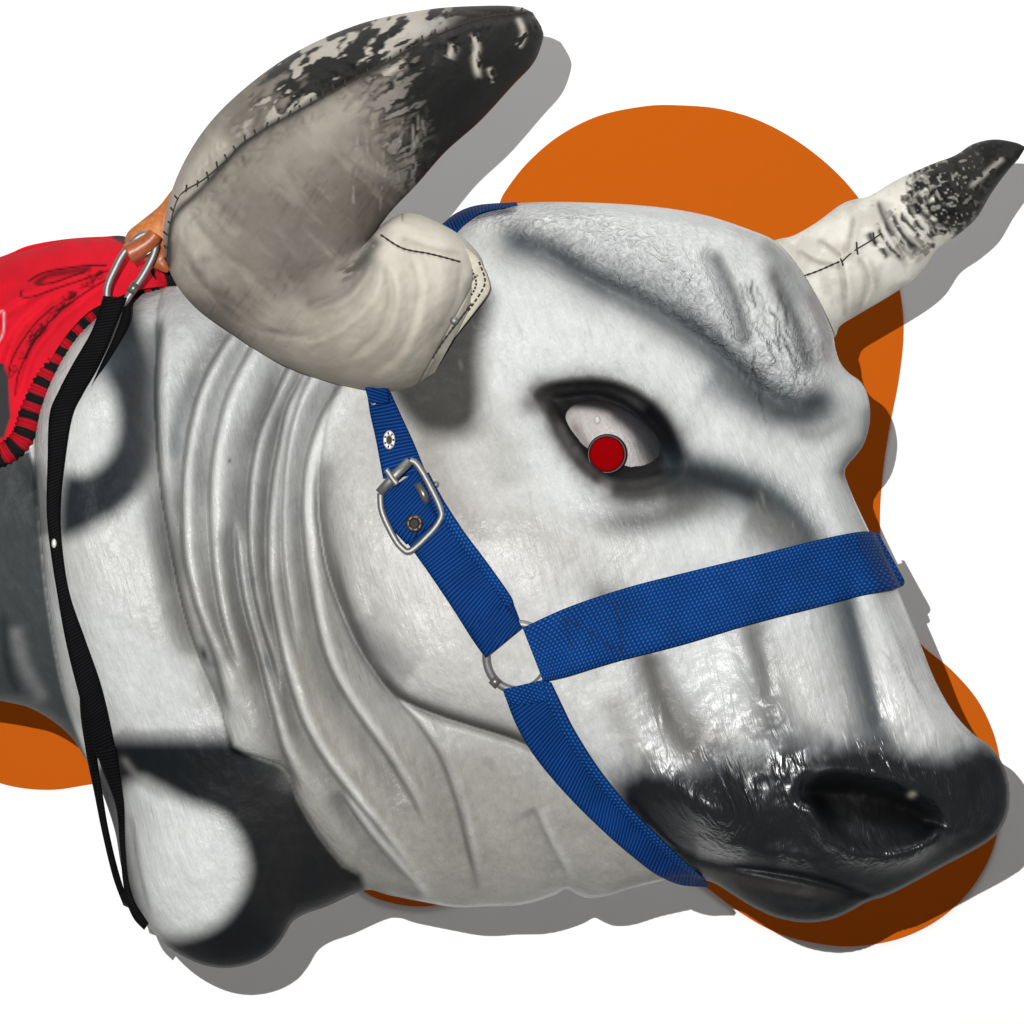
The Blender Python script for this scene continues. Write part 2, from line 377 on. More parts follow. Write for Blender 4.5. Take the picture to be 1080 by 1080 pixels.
def blob(x, y, rx, ry, ang, X=None, Y=None):
    X = GX if X is None else X; Y = GY if Y is None else Y
    a = math.radians(ang); dx = X-x; dy = Y-y; u = (dx*math.cos(a)+dy*math.sin(a))/rx; v = (-dx*math.sin(a)+dy*math.cos(a))/ry
    return np.exp(-(u*u+v*v))
def stroke(pts, w0, w1=None, X=None, Y=None, taper=.15, side=None):
    """soft gaussian stroke; side=(wl, wr) gives different widths left and right of the line's direction"""
    X = GX if X is None else X; Y = GY if Y is None else Y
    w1 = w0 if w1 is None else w1
    wm = max(w0, w1) if side is None else max(side)
    Dd, Sg, T = dist_line(X, Y, cr(pts, 4), wm*3.2)
    W = w0+(w1-w0)*T
    if side is not None: W = np.where(Sg > 0, side[1], side[0])
    tp = ss(T, 0, taper)*ss(1-T, 0, taper) if taper else 1
    return np.exp(-(Dd/W)**2)*tp
H = H0.copy()
HEAD = [(470, 225), (410, 270), (372, 340), (352, 410), (340, 470), (336, 530), (346, 600), (370, 665), (394, 706), (420, 735), (460, 753), (500, 766), (550, 783), (600, 812), (650, 855), (700, 900), (745, 938),
        (850, 1120), (1260, 1160), (1300, 80), (560, 100)]
H += lip(HEAD, 46, 70)*(.25+.75*ss(GY, 400, 580))
FLAP = [(238, 770), (246, 792), (275, 800), (302, 812), (314, 842), (336, 880), (362, 913), (388, 944), (430, 1150), (900, 1500), (1500, 1200), (1500, 0), (900, -100), (230, 120), (172, 300), (164, 370), (163, 440), (168, 510), (178, 570), (192, 640), (212, 700), (230, 740)]
H += lip(FLAP, 30, 40)
SHO = [(190, 250), (172, 296), (120, 322), (80, 352), (52, 398), (38, 445), (36, 500), (42, 560), (48, 620), (57, 680), (70, 740), (92, 800), (120, 870), (120, 1150), (800, 1500), (1500, 1200), (1500, 0), (800, -100), (300, 100)]
H += lip(SHO, 62, 60)
H += 14*blob(205, 915, 70, 90, 0)*edge + 8*blob(150, 640, 70, 110, 10)
# neck folds: crease lines, each with a sharp far side and a rolled near side
FOLDS = [([(172, 330), (167, 360), (163, 400), (163, 440), (167, 500), (175, 560), (187, 620), (200, 670), (213, 700)], 1.0),
         ([(262, 325), (236, 360), (213, 400), (200, 440), (193, 480), (190, 520), (192, 580), (202, 630), (212, 660), (225, 695), (236, 735), (243, 762)], 1.0),
         ([(285, 335), (262, 368), (240, 410), (228, 450), (221, 490), (219, 540), (222, 590), (229, 640), (240, 680), (254, 712)], .9),
         ([(325, 350), (300, 390), (284, 425), (270, 460), (262, 500), (259, 550), (262, 600), (271, 650), (286, 700), (297, 745)], 1.0),
         ([(246, 540), (248, 590), (256, 640), (270, 690), (284, 745), (298, 795), (320, 840)], .8),
         ([(335, 360), (314, 402), (300, 430), (291, 470), (284, 510), (280, 560), (281, 610), (289, 660), (300, 710), (316, 760), (338, 800), (368, 840), (402, 880), (452, 945)], 1.0),
         ([(345, 365), (322, 402), (308, 440), (300, 480), (296, 530), (296, 580), (303, 640), (315, 700)], .6),
         ([(380, 370), (356, 408), (336, 440), (322, 480), (317, 520), (318, 560), (325, 620), (340, 690), (365, 740), (400, 790), (432, 842), (450, 880)], .9),
         ([(350, 565), (362, 630), (385, 690), (410, 730), (440, 765), (462, 800), (480, 850), (492, 900), (505, 948)], .7),
         ([(352, 830), (385, 878), (420, 918), (450, 948)], .8),
         ([(560, 850), (575, 885), (600, 930)], .35)]
for f, a in FOLDS:
    H += (-2*a*stroke(f, 0, side=(3.0, 3.0)) - 14*a*stroke(f, 0, side=(3.0, 17)) + 8*a*stroke([(p[0]+11, p[1]) for p in f], 10))*edge
H -= 9*stroke([(345, 470), (338, 530), (348, 600), (372, 664), (396, 706), (422, 735), (460, 753), (500, 766), (552, 783), (600, 812)], 5)*edge
# face: forelock / brow mass, brow ridge, eye socket, cheek, nasal planes, muzzle
FORE = [(492, 228), (530, 246), (575, 258), (612, 280), (645, 302), (690, 322), (732, 350), (765, 380), (797, 408), (832, 424), (862, 420), (884, 396), (905, 330), (860, 200), (600, 160)]
H += 19*ss(sdf(GX, GY, cr(FORE, 4, True)), -12, 42)*ss(Dp, 0, 14)
H += 9*stroke([(790, 262), (815, 300), (835, 345), (850, 392)], 15)*edge - 17*stroke([(742, 256), (762, 296), (776, 335), (786, 368)], 9)*edge - 13*stroke([(812, 275), (832, 318), (846, 355), (858, 398)], 8)*edge + 7*stroke([(760, 256), (782, 300), (800, 350), (815, 395)], 12)*edge
H += 10*stroke([(555, 420), (600, 392), (660, 398), (705, 425), (735, 462)], 18) - 12*stroke([(700, 492), (750, 505), (800, 525), (840, 560), (860, 600)], 26)
EYE = [(572, 417), (600, 409), (635, 408), (668, 422), (694, 447), (710, 475), (714, 497), (690, 507), (655, 511), (628, 500), (606, 472), (588, 445)]
H -= 9*stroke([(530, 262), (590, 282), (640, 306), (700, 336), (750, 366), (795, 404), (835, 432), (862, 432), (888, 405)], 12)*edge
H -= 26*soft_poly(EYE, 11)
H += 16*blob(520, 620, 110, 130, 0) + 10*blob(900, 445, 22, 40, 10)*edge
H += 12*stroke([(860, 460), (900, 560), (935, 650), (975, 740), (1010, 790)], 26)*edge - 8*stroke([(880, 600), (905, 660), (922, 730), (928, 775)], 12)*edge
H += 8*stroke([(770, 640), (800, 720), (850, 790)], 18) - 6*stroke([(690, 690), (706, 740), (735, 790)], 14) - 5*stroke([(795, 660), (808, 705), (812, 745)], 9)
H += 26*blob(905, 850, 115, 62, 12)*edge + 16*blob(725, 842, 55, 34, 40)*edge + 28*blob(762, 862, 46, 32, 35)*edge
NOS = [(850, 836), (868, 823), (905, 822), (945, 833), (978, 850), (990, 868), (982, 886), (955, 900), (915, 902), (880, 890), (862, 866)]
H += 16*stroke(NOS[5:]+NOS[:1], 12, taper=.1)
H -= 32*soft_poly(NOS, 17)*(.22+.78*ss(GY-.16*(GX-915), 892, 842)); H += 5*stroke([(846, 838), (868, 816), (905, 815), (950, 826), (985, 846)], 7)
MOUTH = [(668, 862), (700, 890), (745, 908), (795, 916), (850, 926), (900, 940), (932, 946)]
H -= 11*stroke(MOUTH, 5)*ss(Dp, 0, 10)
H += 7*stroke([(720, 880), (780, 896), (850, 905), (920, 918), (990, 900)], 12)*edge + 6*stroke([(760, 930), (820, 945), (870, 952)], 10)*ss(Dp, 0, 10)
# lumps of hair and paint
n1 = fbm(GX/9., GY/9., 3)-.5; n2 = fbm(GX/34.+5, GY/34., 3)-.5
WOOL = soft_poly(FORE, 8)*np.clip(blob(600, 250, 120, 34, 12)+blob(825, 385, 40, 46, 20)+blob(700, 300, 80, 26, 30)+.8*blob(740, 350, 60, 20, 35)+.18, 0, 1)
CURL = .62-1.5*np.abs(2*vnoise(GX/9.+n2*9, GY/8.+n2*11+n1*2)-1)*.5-.35*np.abs(2*vnoise(GX/4.6+n1*3+40, GY/4.2+n2*8)-1)
H += (1.4*n1+4*n2+WOOL*7*CURL*(.35+.65*ss(fbm(GX/40.+7, GY/40., 2), .3, .6)))*ss(Dp, 0, 12)
H = H0+(H-H0)*ss(Dp, -2, 3)
H = np.where(D > 0, np.maximum(H, 0.3*np.sqrt(Dp)), 0)
HS = blur(H, 3, 2)
HD = H.copy()
for _a in range(-2, 3):
    for _b in range(-2, 3): HD = np.maximum(HD, np.roll(np.roll(H, _a, 0), _b, 1))
def height(x, y): return bil(HS, gx[0], gy[0], S, np.asarray(x, float), np.asarray(y, float))

# --- airbrushed paint over the hide, with some shade of throat, folds and horn painted in
WHITE = np.array([.500, .515, .511]); WARM = np.array([.40, .38, .355]); BLK = np.array([.010, .012, .014]); GRY = np.array([.085, .098, .108]); MIDG = np.array([.20, .205, .205])
Cc = np.ones(GX.shape+(3,))*WHITE
def lay(mask, col, op=1.0):
    global Cc
    m = np.clip(mask*op, 0, 1)[..., None]; Cc = Cc*(1-m)+np.array(col)*m
ragged = (fbm(GX/7., GY/16., 4)-.5)
lay(ss(fbm(GX/120.+9, GY/120., 3), .35, .7), WARM, .3)
lay(soft_poly([(200, 640), (330, 600), (420, 740), (560, 780), (760, 930), (600, 1000), (380, 1000), (280, 800)], 60), (.235, .222, .197), .85)  # throat and lower neck darkened: shade painted into the hide colour
lay(soft_poly([(420, 300), (520, 420), (560, 620), (520, 760), (400, 700), (340, 560), (360, 420)], 50), WARM, .6)
REAR = [(-260, 470), (0, 478), (33, 480), (42, 560), (48, 620), (57, 680), (70, 740), (92, 800), (110, 850), (60, 900), (-260, 900)]
lay(soft_poly(REAR, 3), (.042, .047, .049))
lay(stroke([(15, 655), (25, 700), (50, 745)], 8), (.22, .22, .22), .5); lay(stroke([(2, 640), (8, 700), (20, 735)], 5), BLK, .6); lay(stroke([(30, 480), (45, 530), (50, 570)], 14), BLK, .6)
lay(soft_poly([(140, 318), (152, 350), (163, 400), (163, 470), (145, 520), (112, 548), (64, 566), (66, 505), (94, 498), (116, 478), (124, 450), (120, 418), (106, 382), (122, 345)], 13), (.018, .022, .026), 1.0)
lay(stroke([(70, 535), (110, 520), (145, 485), (152, 420), (140, 360)], 15), (.015, .018, .022), .8)
lay(blob(112, 385, 18, 30, 30), GRY, .4)
# chest
CH = [(118, 776), (150, 769), (200, 767), (238, 763), (247, 786), (275, 800), (302, 812), (314, 842), (336, 880), (362, 913), (388, 944), (330, 1080), (150, 1080), (90, 900)]
lay(soft_poly(CH, 4, 2)*ss(GY, 757, 792), (.008, .0095, .011))
lay(soft_poly([(130, 836), (148, 823), (163, 829), (195, 846), (232, 860), (253, 885), (261, 918), (250, 950), (226, 976), (190, 988), (166, 980), (148, 945), (136, 890)], 13), (.56, .575, .565))
lay(stroke([(126, 795), (150, 825), (175, 843)], 4), (.30, .29, .27), .4); lay(stroke([(136, 850), (146, 910), (160, 975)], 3), (.18, .18, .18), .6)
lay(fbm(GX/30., GY/60., 4)*soft_poly([(230, 820), (300, 830), (370, 930), (300, 990), (230, 900)], 20), (.05, .042, .038), .25)
# folds and jaw: crease shade and lit crests painted into the colour
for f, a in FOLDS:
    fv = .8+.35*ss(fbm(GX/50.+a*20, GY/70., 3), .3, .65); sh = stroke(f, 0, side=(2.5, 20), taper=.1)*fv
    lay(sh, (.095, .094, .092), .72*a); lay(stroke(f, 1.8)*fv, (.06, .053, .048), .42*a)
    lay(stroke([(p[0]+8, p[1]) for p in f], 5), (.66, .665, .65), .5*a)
lay(stroke([(170, 330), (160, 400), (160, 470)], 6, 8), GRY, .5)
lay(stroke([(208, 385), (190, 440), (182, 490)], 9), (.16, .17, .18), .6); lay(stroke([(262, 450), (250, 520), (246, 600), (262, 690)], 9), (.17, .18, .18), .45)
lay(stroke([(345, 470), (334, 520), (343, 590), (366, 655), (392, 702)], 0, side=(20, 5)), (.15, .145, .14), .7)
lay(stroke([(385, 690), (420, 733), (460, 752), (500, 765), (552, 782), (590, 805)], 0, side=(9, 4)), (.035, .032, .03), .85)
lay(stroke([(372, 650), (400, 690), (440, 715)], 22), (.16, .16, .16), .6); lay(blob(400, 690, 22, 14, 45), (.12, .12, .13), .5)
lay(stroke([(400, 760), (450, 860), (520, 950)], 26), (.24, .23, .205), .5); lay(stroke([(450, 760), (482, 830), (496, 900), (506, 950)], 5), (.14, .12, .12), .5)
lay(blob(215, 690, 4, 9, -20), BLK, .85); lay(blob(222, 700, 7, 4, 20), GRY, .6); lay(blob(281, 698, 4, 10, -15), GRY, .6); lay(blob(268, 612, 4, 6, 0), GRY, .5); lay(blob(242, 486, 1.6, 2.6, 0), BLK, .8)
for _ in range(26):
    x = random.uniform(360, 680); y = random.uniform(790, 940); lay(blob(x, y, random.uniform(4, 16), random.uniform(1.5, 4), random.uniform(20, 60)), (.12, .115, .11), random.uniform(.1, .35))
# head: behind the horn, brow, eye, nose
lay(soft_poly([(520, 318), (508, 370), (508, 420), (500, 455), (455, 462), (425, 440), (405, 400), (440, 380), (500, 310)], 16), (.026, .024, .022), .95)  # airbrushed patch under the horn base, with the horn's shade painted in
lay(stroke([(440, 450), (470, 520), (520, 580)], 26, 14), (.17, .155, .14), .5); lay(stroke([(500, 430), (530, 470), (545, 520)], 24), (.27, .27, .26), .5)
BL = [(505, 240), (545, 252), (590, 268), (625, 290), (665, 306), (705, 328), (745, 355), (775, 384), (803, 410), (835, 428), (862, 424), (880, 402)]
lay(stroke(BL, 0, side=(17, 27), taper=.1), (.038, .045, .052), .95)
lay(stroke([(740, 392), (790, 418), (835, 436)], 22), (.09, .10, .105), .75)
lay(stroke([(745, 258), (764, 298), (778, 336), (786, 370)], 0, side=(10, 5)), (.07, .075, .08), .75)
lay(stroke([(812, 275), (832, 318), (848, 358), (862, 402)], 12), (.085, .085, .088), .8); lay(stroke([(850, 300), (868, 345), (876, 390)], 8), (.24, .21, .21), .6)
lay(stroke([(800, 250), (825, 285), (842, 330)], 10), (.14, .15, .15), .6)
lay(blob(700, 300, 60, 22, 30), (.24, .255, .255), .4); lay(blob(660, 285, 50, 14, 25), (.25, .265, .265), .4); lay(blob(855, 430, 34, 18, -10), (.06, .066, .07), .85); lay(stroke([(838, 455), (868, 458), (895, 440)], 8), (.16, .165, .16), .5)
lay(stroke([(890, 498), (900, 480), (913, 462), (917, 435)], 0, side=(9, 9), taper=0), (.09, .10, .11), .7)
lay(stroke(EYE+EYE[:1], 20, taper=0)*(.5+fbm(GX/9., GY/9., 3)), (.13, .125, .12), .75); lay(soft_poly(EYE, 7)+.0, (.006, .006, .007)); lay(stroke([(562, 422), (578, 410), (606, 405), (642, 406), (675, 420), (702, 448), (720, 495)], 9, taper=.05), (.010, .009, .010), .97); lay(stroke([(570, 415), (560, 425)], 14, taper=0), (.06, .055, .053), .7)
lay(stroke([(575, 420), (590, 460), (612, 490), (640, 512)], 8), (.025, .022, .022), .85)
lay(stroke([(676, 425), (702, 455), (717, 495)], 13), (.006, .006, .008), .97); lay(stroke([(640, 515), (680, 516), (720, 500)], 9), (.015, .014, .015), .9)
lay(stroke([(695, 500), (735, 497), (775, 505), (815, 526), (845, 556), (866, 590)], 0, side=(20, 36), taper=.05), (.018, .029, .034), .95)
lay(stroke([(590, 536), (635, 552), (690, 547), (745, 528), (790, 516)], 13, 22, taper=.4), (.06, .059, .057), .8); lay(stroke([(620, 508), (665, 522), (725, 512), (775, 516)], 14, 22, taper=.3), (.035, .034, .034), .85)
lay(stroke([(705, 490), (745, 505), (790, 520), (830, 548)], 11, 9, taper=.25), (.016, .018, .022), .85)
lay(stroke([(780, 545), (820, 560), (850, 590)], 26), (.12, .117, .113), .65); lay(stroke([(900, 540), (915, 570)], 9), (.3, .3, .3), .3)
lay(blob(640, 634, 20, 30, -25), (.055, .052, .05), .9); lay(blob(560, 560, 50, 30, 20), (.27, .265, .25), .5); lay(blob(600, 590, 60, 30, 20), (.36, .355, .34), .5)
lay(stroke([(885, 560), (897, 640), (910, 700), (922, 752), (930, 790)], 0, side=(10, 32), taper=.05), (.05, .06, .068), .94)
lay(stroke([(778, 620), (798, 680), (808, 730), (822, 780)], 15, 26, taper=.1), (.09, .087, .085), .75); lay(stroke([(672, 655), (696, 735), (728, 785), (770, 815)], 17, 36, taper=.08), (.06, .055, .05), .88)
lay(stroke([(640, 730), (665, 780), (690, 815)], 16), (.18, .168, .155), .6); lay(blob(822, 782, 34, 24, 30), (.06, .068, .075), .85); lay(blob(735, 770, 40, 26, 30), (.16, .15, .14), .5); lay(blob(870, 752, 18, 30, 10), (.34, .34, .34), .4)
MZ = [(656, 848), (662, 822), (684, 812), (715, 813), (742, 815), (768, 800), (800, 800), (835, 790), (860, 792), (895, 786), (925, 782), (955, 795), (990, 803), (1012, 796), (1028, 786), (1045, 786), (1100, 800), (1120, 900), (960, 1050), (820, 1010), (750, 940), (700, 900), (672, 868)]
mzd = sdf(GX, GY, cr(MZ, 4, True))
ragged = .45*ragged+.55*(fbm(GX/24.+3, GY/30., 3)-.5)
MZM = ss(mzd+ragged*18, -9, 14)
lay(ss(mzd+ragged*40, -34, 6), (.07, .076, .084), .8)
lay(MZM, (.007, .0085, .010))
lay(soft_poly(NOS, 14)*ss(GY-.16*(GX-915), 892, 850), (.002, .002, .002), .95); lay(blob(962, 838, 4, 3, 0), (.42, .38, .30), .9)
lay(stroke([(700, 905), (760, 925), (830, 938), (900, 948)], 8), (.045, .04, .037), .5)

for _ in range(34):                             # fine dark cracks in the thick paint of the brow, poll and nose bridge
    q_ = random.random()
    if q_ < .7: x, y, dx, dy = random.uniform(778, 826), random.uniform(290, 395), 3, 9
    else: x, y = random.uniform(905, 950), random.uniform(630, 700); dx, dy = 4.6, 13
    p_ = [(x, y)]
    for _k in range(random.randint(3, 7)): p_.append((p_[-1][0]+(dx*random.uniform(-.2, 1.3)+random.uniform(-3, 3) if q_ < .7 else dx*random.uniform(.8, 1.2)), p_[-1][1]+dy*random.uniform(.4, 1.3)))
    lay(stroke(p_, 1.2 if q_ < .7 else .9, .8, taper=.2), (.05, .05, .052), random.uniform(.45, .95)*(1 if q_ < .7 else .45))
for k in range(190):                            # little chips and runs in the paint coat
    x = random.uniform(480, 1000); y = random.uniform(240, 820); r = random.uniform(.8, 1.8); l = random.uniform(3, 12)
    if 545 < x < 735 and 390 < y < 525: continue
    m = (np.abs(GX-x) < 30) & (np.abs(GY-y) < 30)
    lay(np.where(m, blob(x, y, r, l, -17+random.uniform(-8, 8)), 0), (.24, .23, .22), random.uniform(.15, .4))
STR = np.clip(MZM+ss(GY, 640, 760)*ss(GX, 560, 680)*.75*soft_poly(HEAD, 10), 0, 1)*(1-.95*soft_poly(NOS, 8)*ss(GY-.16*(GX-915), 890, 860))*(1-.75*ss(GY, 905, 930))*(.25+.75*np.clip(ss(fbm(GX/38.+2, GY/50., 2), .38, .6)+blob(765, 850, 55, 40, 30)+stroke([(850, 860), (875, 893), (915, 905), (965, 900), (985, 880)], 14), 0, 1))
STR = STR*(.04+.96*ss(Dp, 8, 34))
CRK = np.clip(blob(800, 350, 22, 62, -22)+.3*blob(755, 235, 50, 14, 15), 0, 1)*ss(fbm(GX/14., GY/22., 3), .42, .62)*.7

# --- mesh
bx, by = P(545, 560, 0)[0], 0
BULL = thing('mechanical_bull', 'white and black airbrushed mechanical bull with red eye, facing right', 'mechanical bull', P(420, 1000, 0))
inn = D > 0
need = inn.copy(); cell = inn[:-1, :-1] | inn[1:, :-1] | inn[:-1, 1:] | inn[1:, 1:]
need[:-1, :-1] |= cell; need[1:, :-1] |= cell; need[:-1, 1:] |= cell; need[1:, 1:] |= cell
gDx, gDy = np.gradient(D, S); gl = np.hypot(gDx, gDy)+1e-6
out = need & ~inn
VX = np.where(out, GX-D*gDx/gl/np.maximum(gl, .7), GX); VY = np.where(out, GY-D*gDy/gl/np.maximum(gl, .7), GY)
HF = np.where(out, 0, H)
idx = np.full(GX.shape, -1); nf = need.sum(); idx[need] = np.arange(nf)
front = P(VX[need], VY[need], HF[need])
HB = -np.where(out, 0, .85*np.minimum(blur(H0, 4, 2), H0*1.0+0.0))
bidx = idx.copy(); bi = need & inn; bidx[bi] = nf+np.arange(bi.sum())
back = P(VX[bi], VY[bi], HB[bi])
I, J = np.where(cell)
Ff = np.stack([idx[I, J], idx[I, J+1], idx[I+1, J+1], idx[I+1, J]], -1)
Fb = np.stack([bidx[I, J], bidx[I+1, J], bidx[I+1, J+1], bidx[I, J+1]], -1)
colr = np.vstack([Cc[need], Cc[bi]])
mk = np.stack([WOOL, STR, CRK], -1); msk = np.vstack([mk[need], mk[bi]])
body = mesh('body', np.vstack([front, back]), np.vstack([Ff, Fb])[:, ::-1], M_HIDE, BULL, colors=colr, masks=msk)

# ------------------------------------------------------------------ eye
def dome(cx_, cy_, h, rx, ry, rd, nu=40, nv=24, ang=0, full=False):
    a = np.linspace(0, 2*np.pi, nu, endpoint=False); t = np.linspace(0, np.pi if full else np.pi/2, nv)
    T, A = np.meshgrid(t, a, indexing='ij'); c_, s_ = math.cos(ang), math.sin(ang)
    ex = np.sin(T)*np.cos(A)*rx; ey = np.sin(T)*np.sin(A)*ry
    X = cx_+ex*c_-ey*s_; Y = cy_+ex*s_+ey*c_
    return X, Y, h+np.cos(T)*rd
def eye():
    he = float(height(650, 470))
    X, Y, Z = dome(650, 471, he-10, 64, 39, 18, 160, 60, math.radians(36))
    cl = np.ones(X.shape+(3,))*np.array([.37, .345, .335])
    def l2(m, c, o=1):
        nonlocal cl
        m = np.clip(m*o, 0, 1)[..., None]; cl = cl*(1-m)+np.array(c)*m
    l2(ss(-soft_poly([(592, 433), (612, 431), (640, 436), (661, 450), (676, 470), (688, 496), (668, 507), (642, 506), (616, 489), (600, 461)], 10, X=X, Y=Y), -.9, -.1), (.02, .018, .02))
    l2(stroke([(640, 432), (670, 450), (690, 480), (697, 500)], 8, X=X, Y=Y), (.03, .03, .035), .8)
    l2(stroke([(668, 462), (682, 485), (688, 500)], 4, X=X, Y=Y), (.10, .10, .10), .6)
    l2(blob(698, 478, 28, 44, -30, X, Y), (.02, .02, .022), .97); l2(stroke([(600, 440), (625, 480), (650, 505)], 6, X=X, Y=Y), (.10, .07, .07), .6)
    mk_ = np.zeros(X.shape+(3,)); mk_[..., 1] = .25
    V = P(X, Y, Z); e = mesh('eye', V.reshape(-1, 3), grid_faces(60, 160, True)[:, ::-1], M_HIDE, BULL, colors=cl.reshape(-1, 3), masks=mk_.reshape(-1, 3))
    hz = he+15
    # screwed-in red lamp
    def disc_tube(cx_, cy_, prof, seg=48):
        a = np.linspace(0, 2*np.pi, seg, endpoint=False); VV = []
        for (r, h) in prof: VV.append(P(cx_+r*np.cos(a)+(hz-h)*.10, cy_+r*np.sin(a)-(hz-h)*.22*0-.0, np.full(seg, h)))
        return np.vstack(VV), grid_faces(len(prof), seg, True)[:, ::-1].tolist()
    a = MB(); a.add(disc_tube(640, 479, [(19.5, he-2), (21.5, he+8), (21.5, hz-4), (20.6, hz-.5), (18.6, hz), (18.0, hz-3)])); a.build('lamp_housing', M_BLACKPLASTIC, e)
    m, nt, b = mat('red_lens'); b.inputs['Base Color'].default_value = (.20, .0008, .0018, 1); b.inputs['Roughness'].default_value = .45; b.inputs['Specular IOR Level'].default_value = .0
    a = MB(); a.add(disc_tube(640, 479, [(18.3, hz-3), (18.1, hz-1), (17.2, hz+.4), (15.8, hz+.9), (12, hz+1.6), (8, hz+2.0), (4, hz+2.2), (.3, hz+2.3)])); a.build('red_lens', m, e)
    X, Y, Z = dome(630, 443, he+6, 3.4, 4.6, 4, 16, 8); a = MB(); a.add((P(X, Y, Z).reshape(-1, 3), grid_faces(8, 16, True)[:, ::-1].tolist()))
    m, nt, b = mat('highlight_bead'); b.inputs['Base Color'].default_value = (.5, .49, .47, 1); b.inputs['Roughness'].default_value = .3
    a.build('eye_highlight', m, e)  # pale bead added as the highlight dot on the eyeball
    a = MB(); a.add(tube(P(*np.array([(622, 497, he+8), (632, 506, he+11), (650, 509, he+12), (672, 508, he+9), (695, 503, he+4)]).T), [.001, .0022, .0028, .0022, .001], 8)); a.build('lower_eyelid', M_BLACKPLASTIC, e)
eye()

# ------------------------------------------------------------------ horns: stuffed vinyl sleeves
def horn(name, OI, hc, label, painter, stitches, depth=.98, nt_=640, nth=400, endcap=True):
    O = resample(cr([p[0] for p in OI], 8), nt_); 
    k = np.linspace(0, 1, len(cr([p[0] for p in OI], 8))); Oc = cr([p[0] for p in OI], 8); Ic = cr([p[1] for p in OI], 8)
    t = np.linspace(0, 1, nt_); O = np.stack([np.interp(t, k, Oc[:, i]) for i in (0, 1)], -1); I = np.stack([np.interp(t, k, Ic[:, i]) for i in (0, 1)], -1)
    hh = np.interp(t, np.linspace(0, 1, len(hc)), hc); hh = np.convolve(np.pad(hh, 20, 'edge'), np.ones(41)/41, 'valid')
    Cn = (O+I)/2; R = (O-I)/2; rl = np.linalg.norm(R, axis=1)
    cl_ = np.clip(1-t, 0, 1); th = np.linspace(0, 2*np.pi, nth, endpoint=False)
    X = Cn[:, None, 0]+np.cos(th)[None]*R[:, None, 0]; Y = Cn[:, None, 1]+np.cos(th)[None]*R[:, None, 1]
    dep = depth*np.minimum(rl, 112)
    Z = hh[:, None]+np.sin(th)[None]*dep[:, None]
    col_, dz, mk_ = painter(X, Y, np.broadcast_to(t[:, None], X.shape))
    Z = Z+dz*np.abs(np.sin(th))[None]*np.sign(np.sin(th))[None]
    V = P(X, Y, Z).reshape(-1, 3); F = grid_faces(nt_, nth, True)
    c0 = P(Cn[0, 0], Cn[0, 1], hh[0]); c1 = P(Cn[-1, 0], Cn[-1, 1], hh[-1])
    V = np.vstack([V, c0[None], c1[None]]); F = F.tolist()
    F += [[(j+1) % nth, j, nt_*nth] for j in range(nth)]+[[(nt_-1)*nth+j, (nt_-1)*nth+(j+1) % nth, nt_*nth+1] for j in range(nth)]
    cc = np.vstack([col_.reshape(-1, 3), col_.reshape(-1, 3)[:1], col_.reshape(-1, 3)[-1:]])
    mm = np.vstack([mk_.reshape(-1, 3), np.zeros((2, 3))])
    al = np.r_[0, np.cumsum(np.linalg.norm(np.diff(Cn, axis=0), axis=1))]/1000
    UV = np.stack([np.repeat(al, nth), np.tile(th*.08, nt_)], -1); UV = np.vstack([UV, [[0, 0], [0, 0]]])
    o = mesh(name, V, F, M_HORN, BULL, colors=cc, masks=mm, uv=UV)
    if label: o['label'] = label
    Zf = np.where(np.sin(th)[None] > 0, Z, -1e9)
    def surf(x, y):
        d = (X-x)**2+(Y-y)**2+np.where(Zf < -1e8, 1e9, 0); return float(Z.ravel()[np.argmin(d)])
    for nm, path, mode in stitches:
        q = resample(cr(path, 8), 400); ln = np.sum(np.linalg.norm(np.diff(q, axis=0), axis=1)); n = int(ln/(13 if mode else 6)); q = resample(q, n*2)
        mb = MB()
        hz = [surf(*q[i]) for i in range(len(q))]
        mb.add(tube(P(q[:, 0], q[:, 1], np.array(hz)+.3), .0009, 6))
        for i in range(0, len(q)-1, 2):
            a, b_ = q[i], q[i+1]; d = (b_-a)/max(np.linalg.norm(b_-a), 1e-6); nn = np.array([-d[1], d[0]]); j1, j2, j3 = [random.uniform(-1, 1) for _ in range(3)]
            if mode:
                p0 = a+nn*(5.0+2*j1)-d*2; p1 = a-nn*(4.6+2*j2)+d*(2.5+2*j3); h = hz[i]
                mb.add(tube(P(np.array([p0[0], a[0], p1[0]]), np.array([p0[1], a[1], p1[1]]), np.array([h, h+1.5, h])), .0010, 5))
            else: mb.add(tube(P(np.array([a[0], b_[0]]), np.array([a[1], b_[1]]), np.array([hz[i]+1, hz[i+1]+1])), .0011, 5))
        mb.build('stitching', M_THREAD, o)
    return o
def mk_lay(X):
    st = {'c': np.ones(X.shape+(3,))}
    def l(m, c, o=1.0):
        m = np.clip(m*o, 0, 1)[..., None]; st['c'] = st['c']*(1-m)+np.array(c)*m
    return st, l
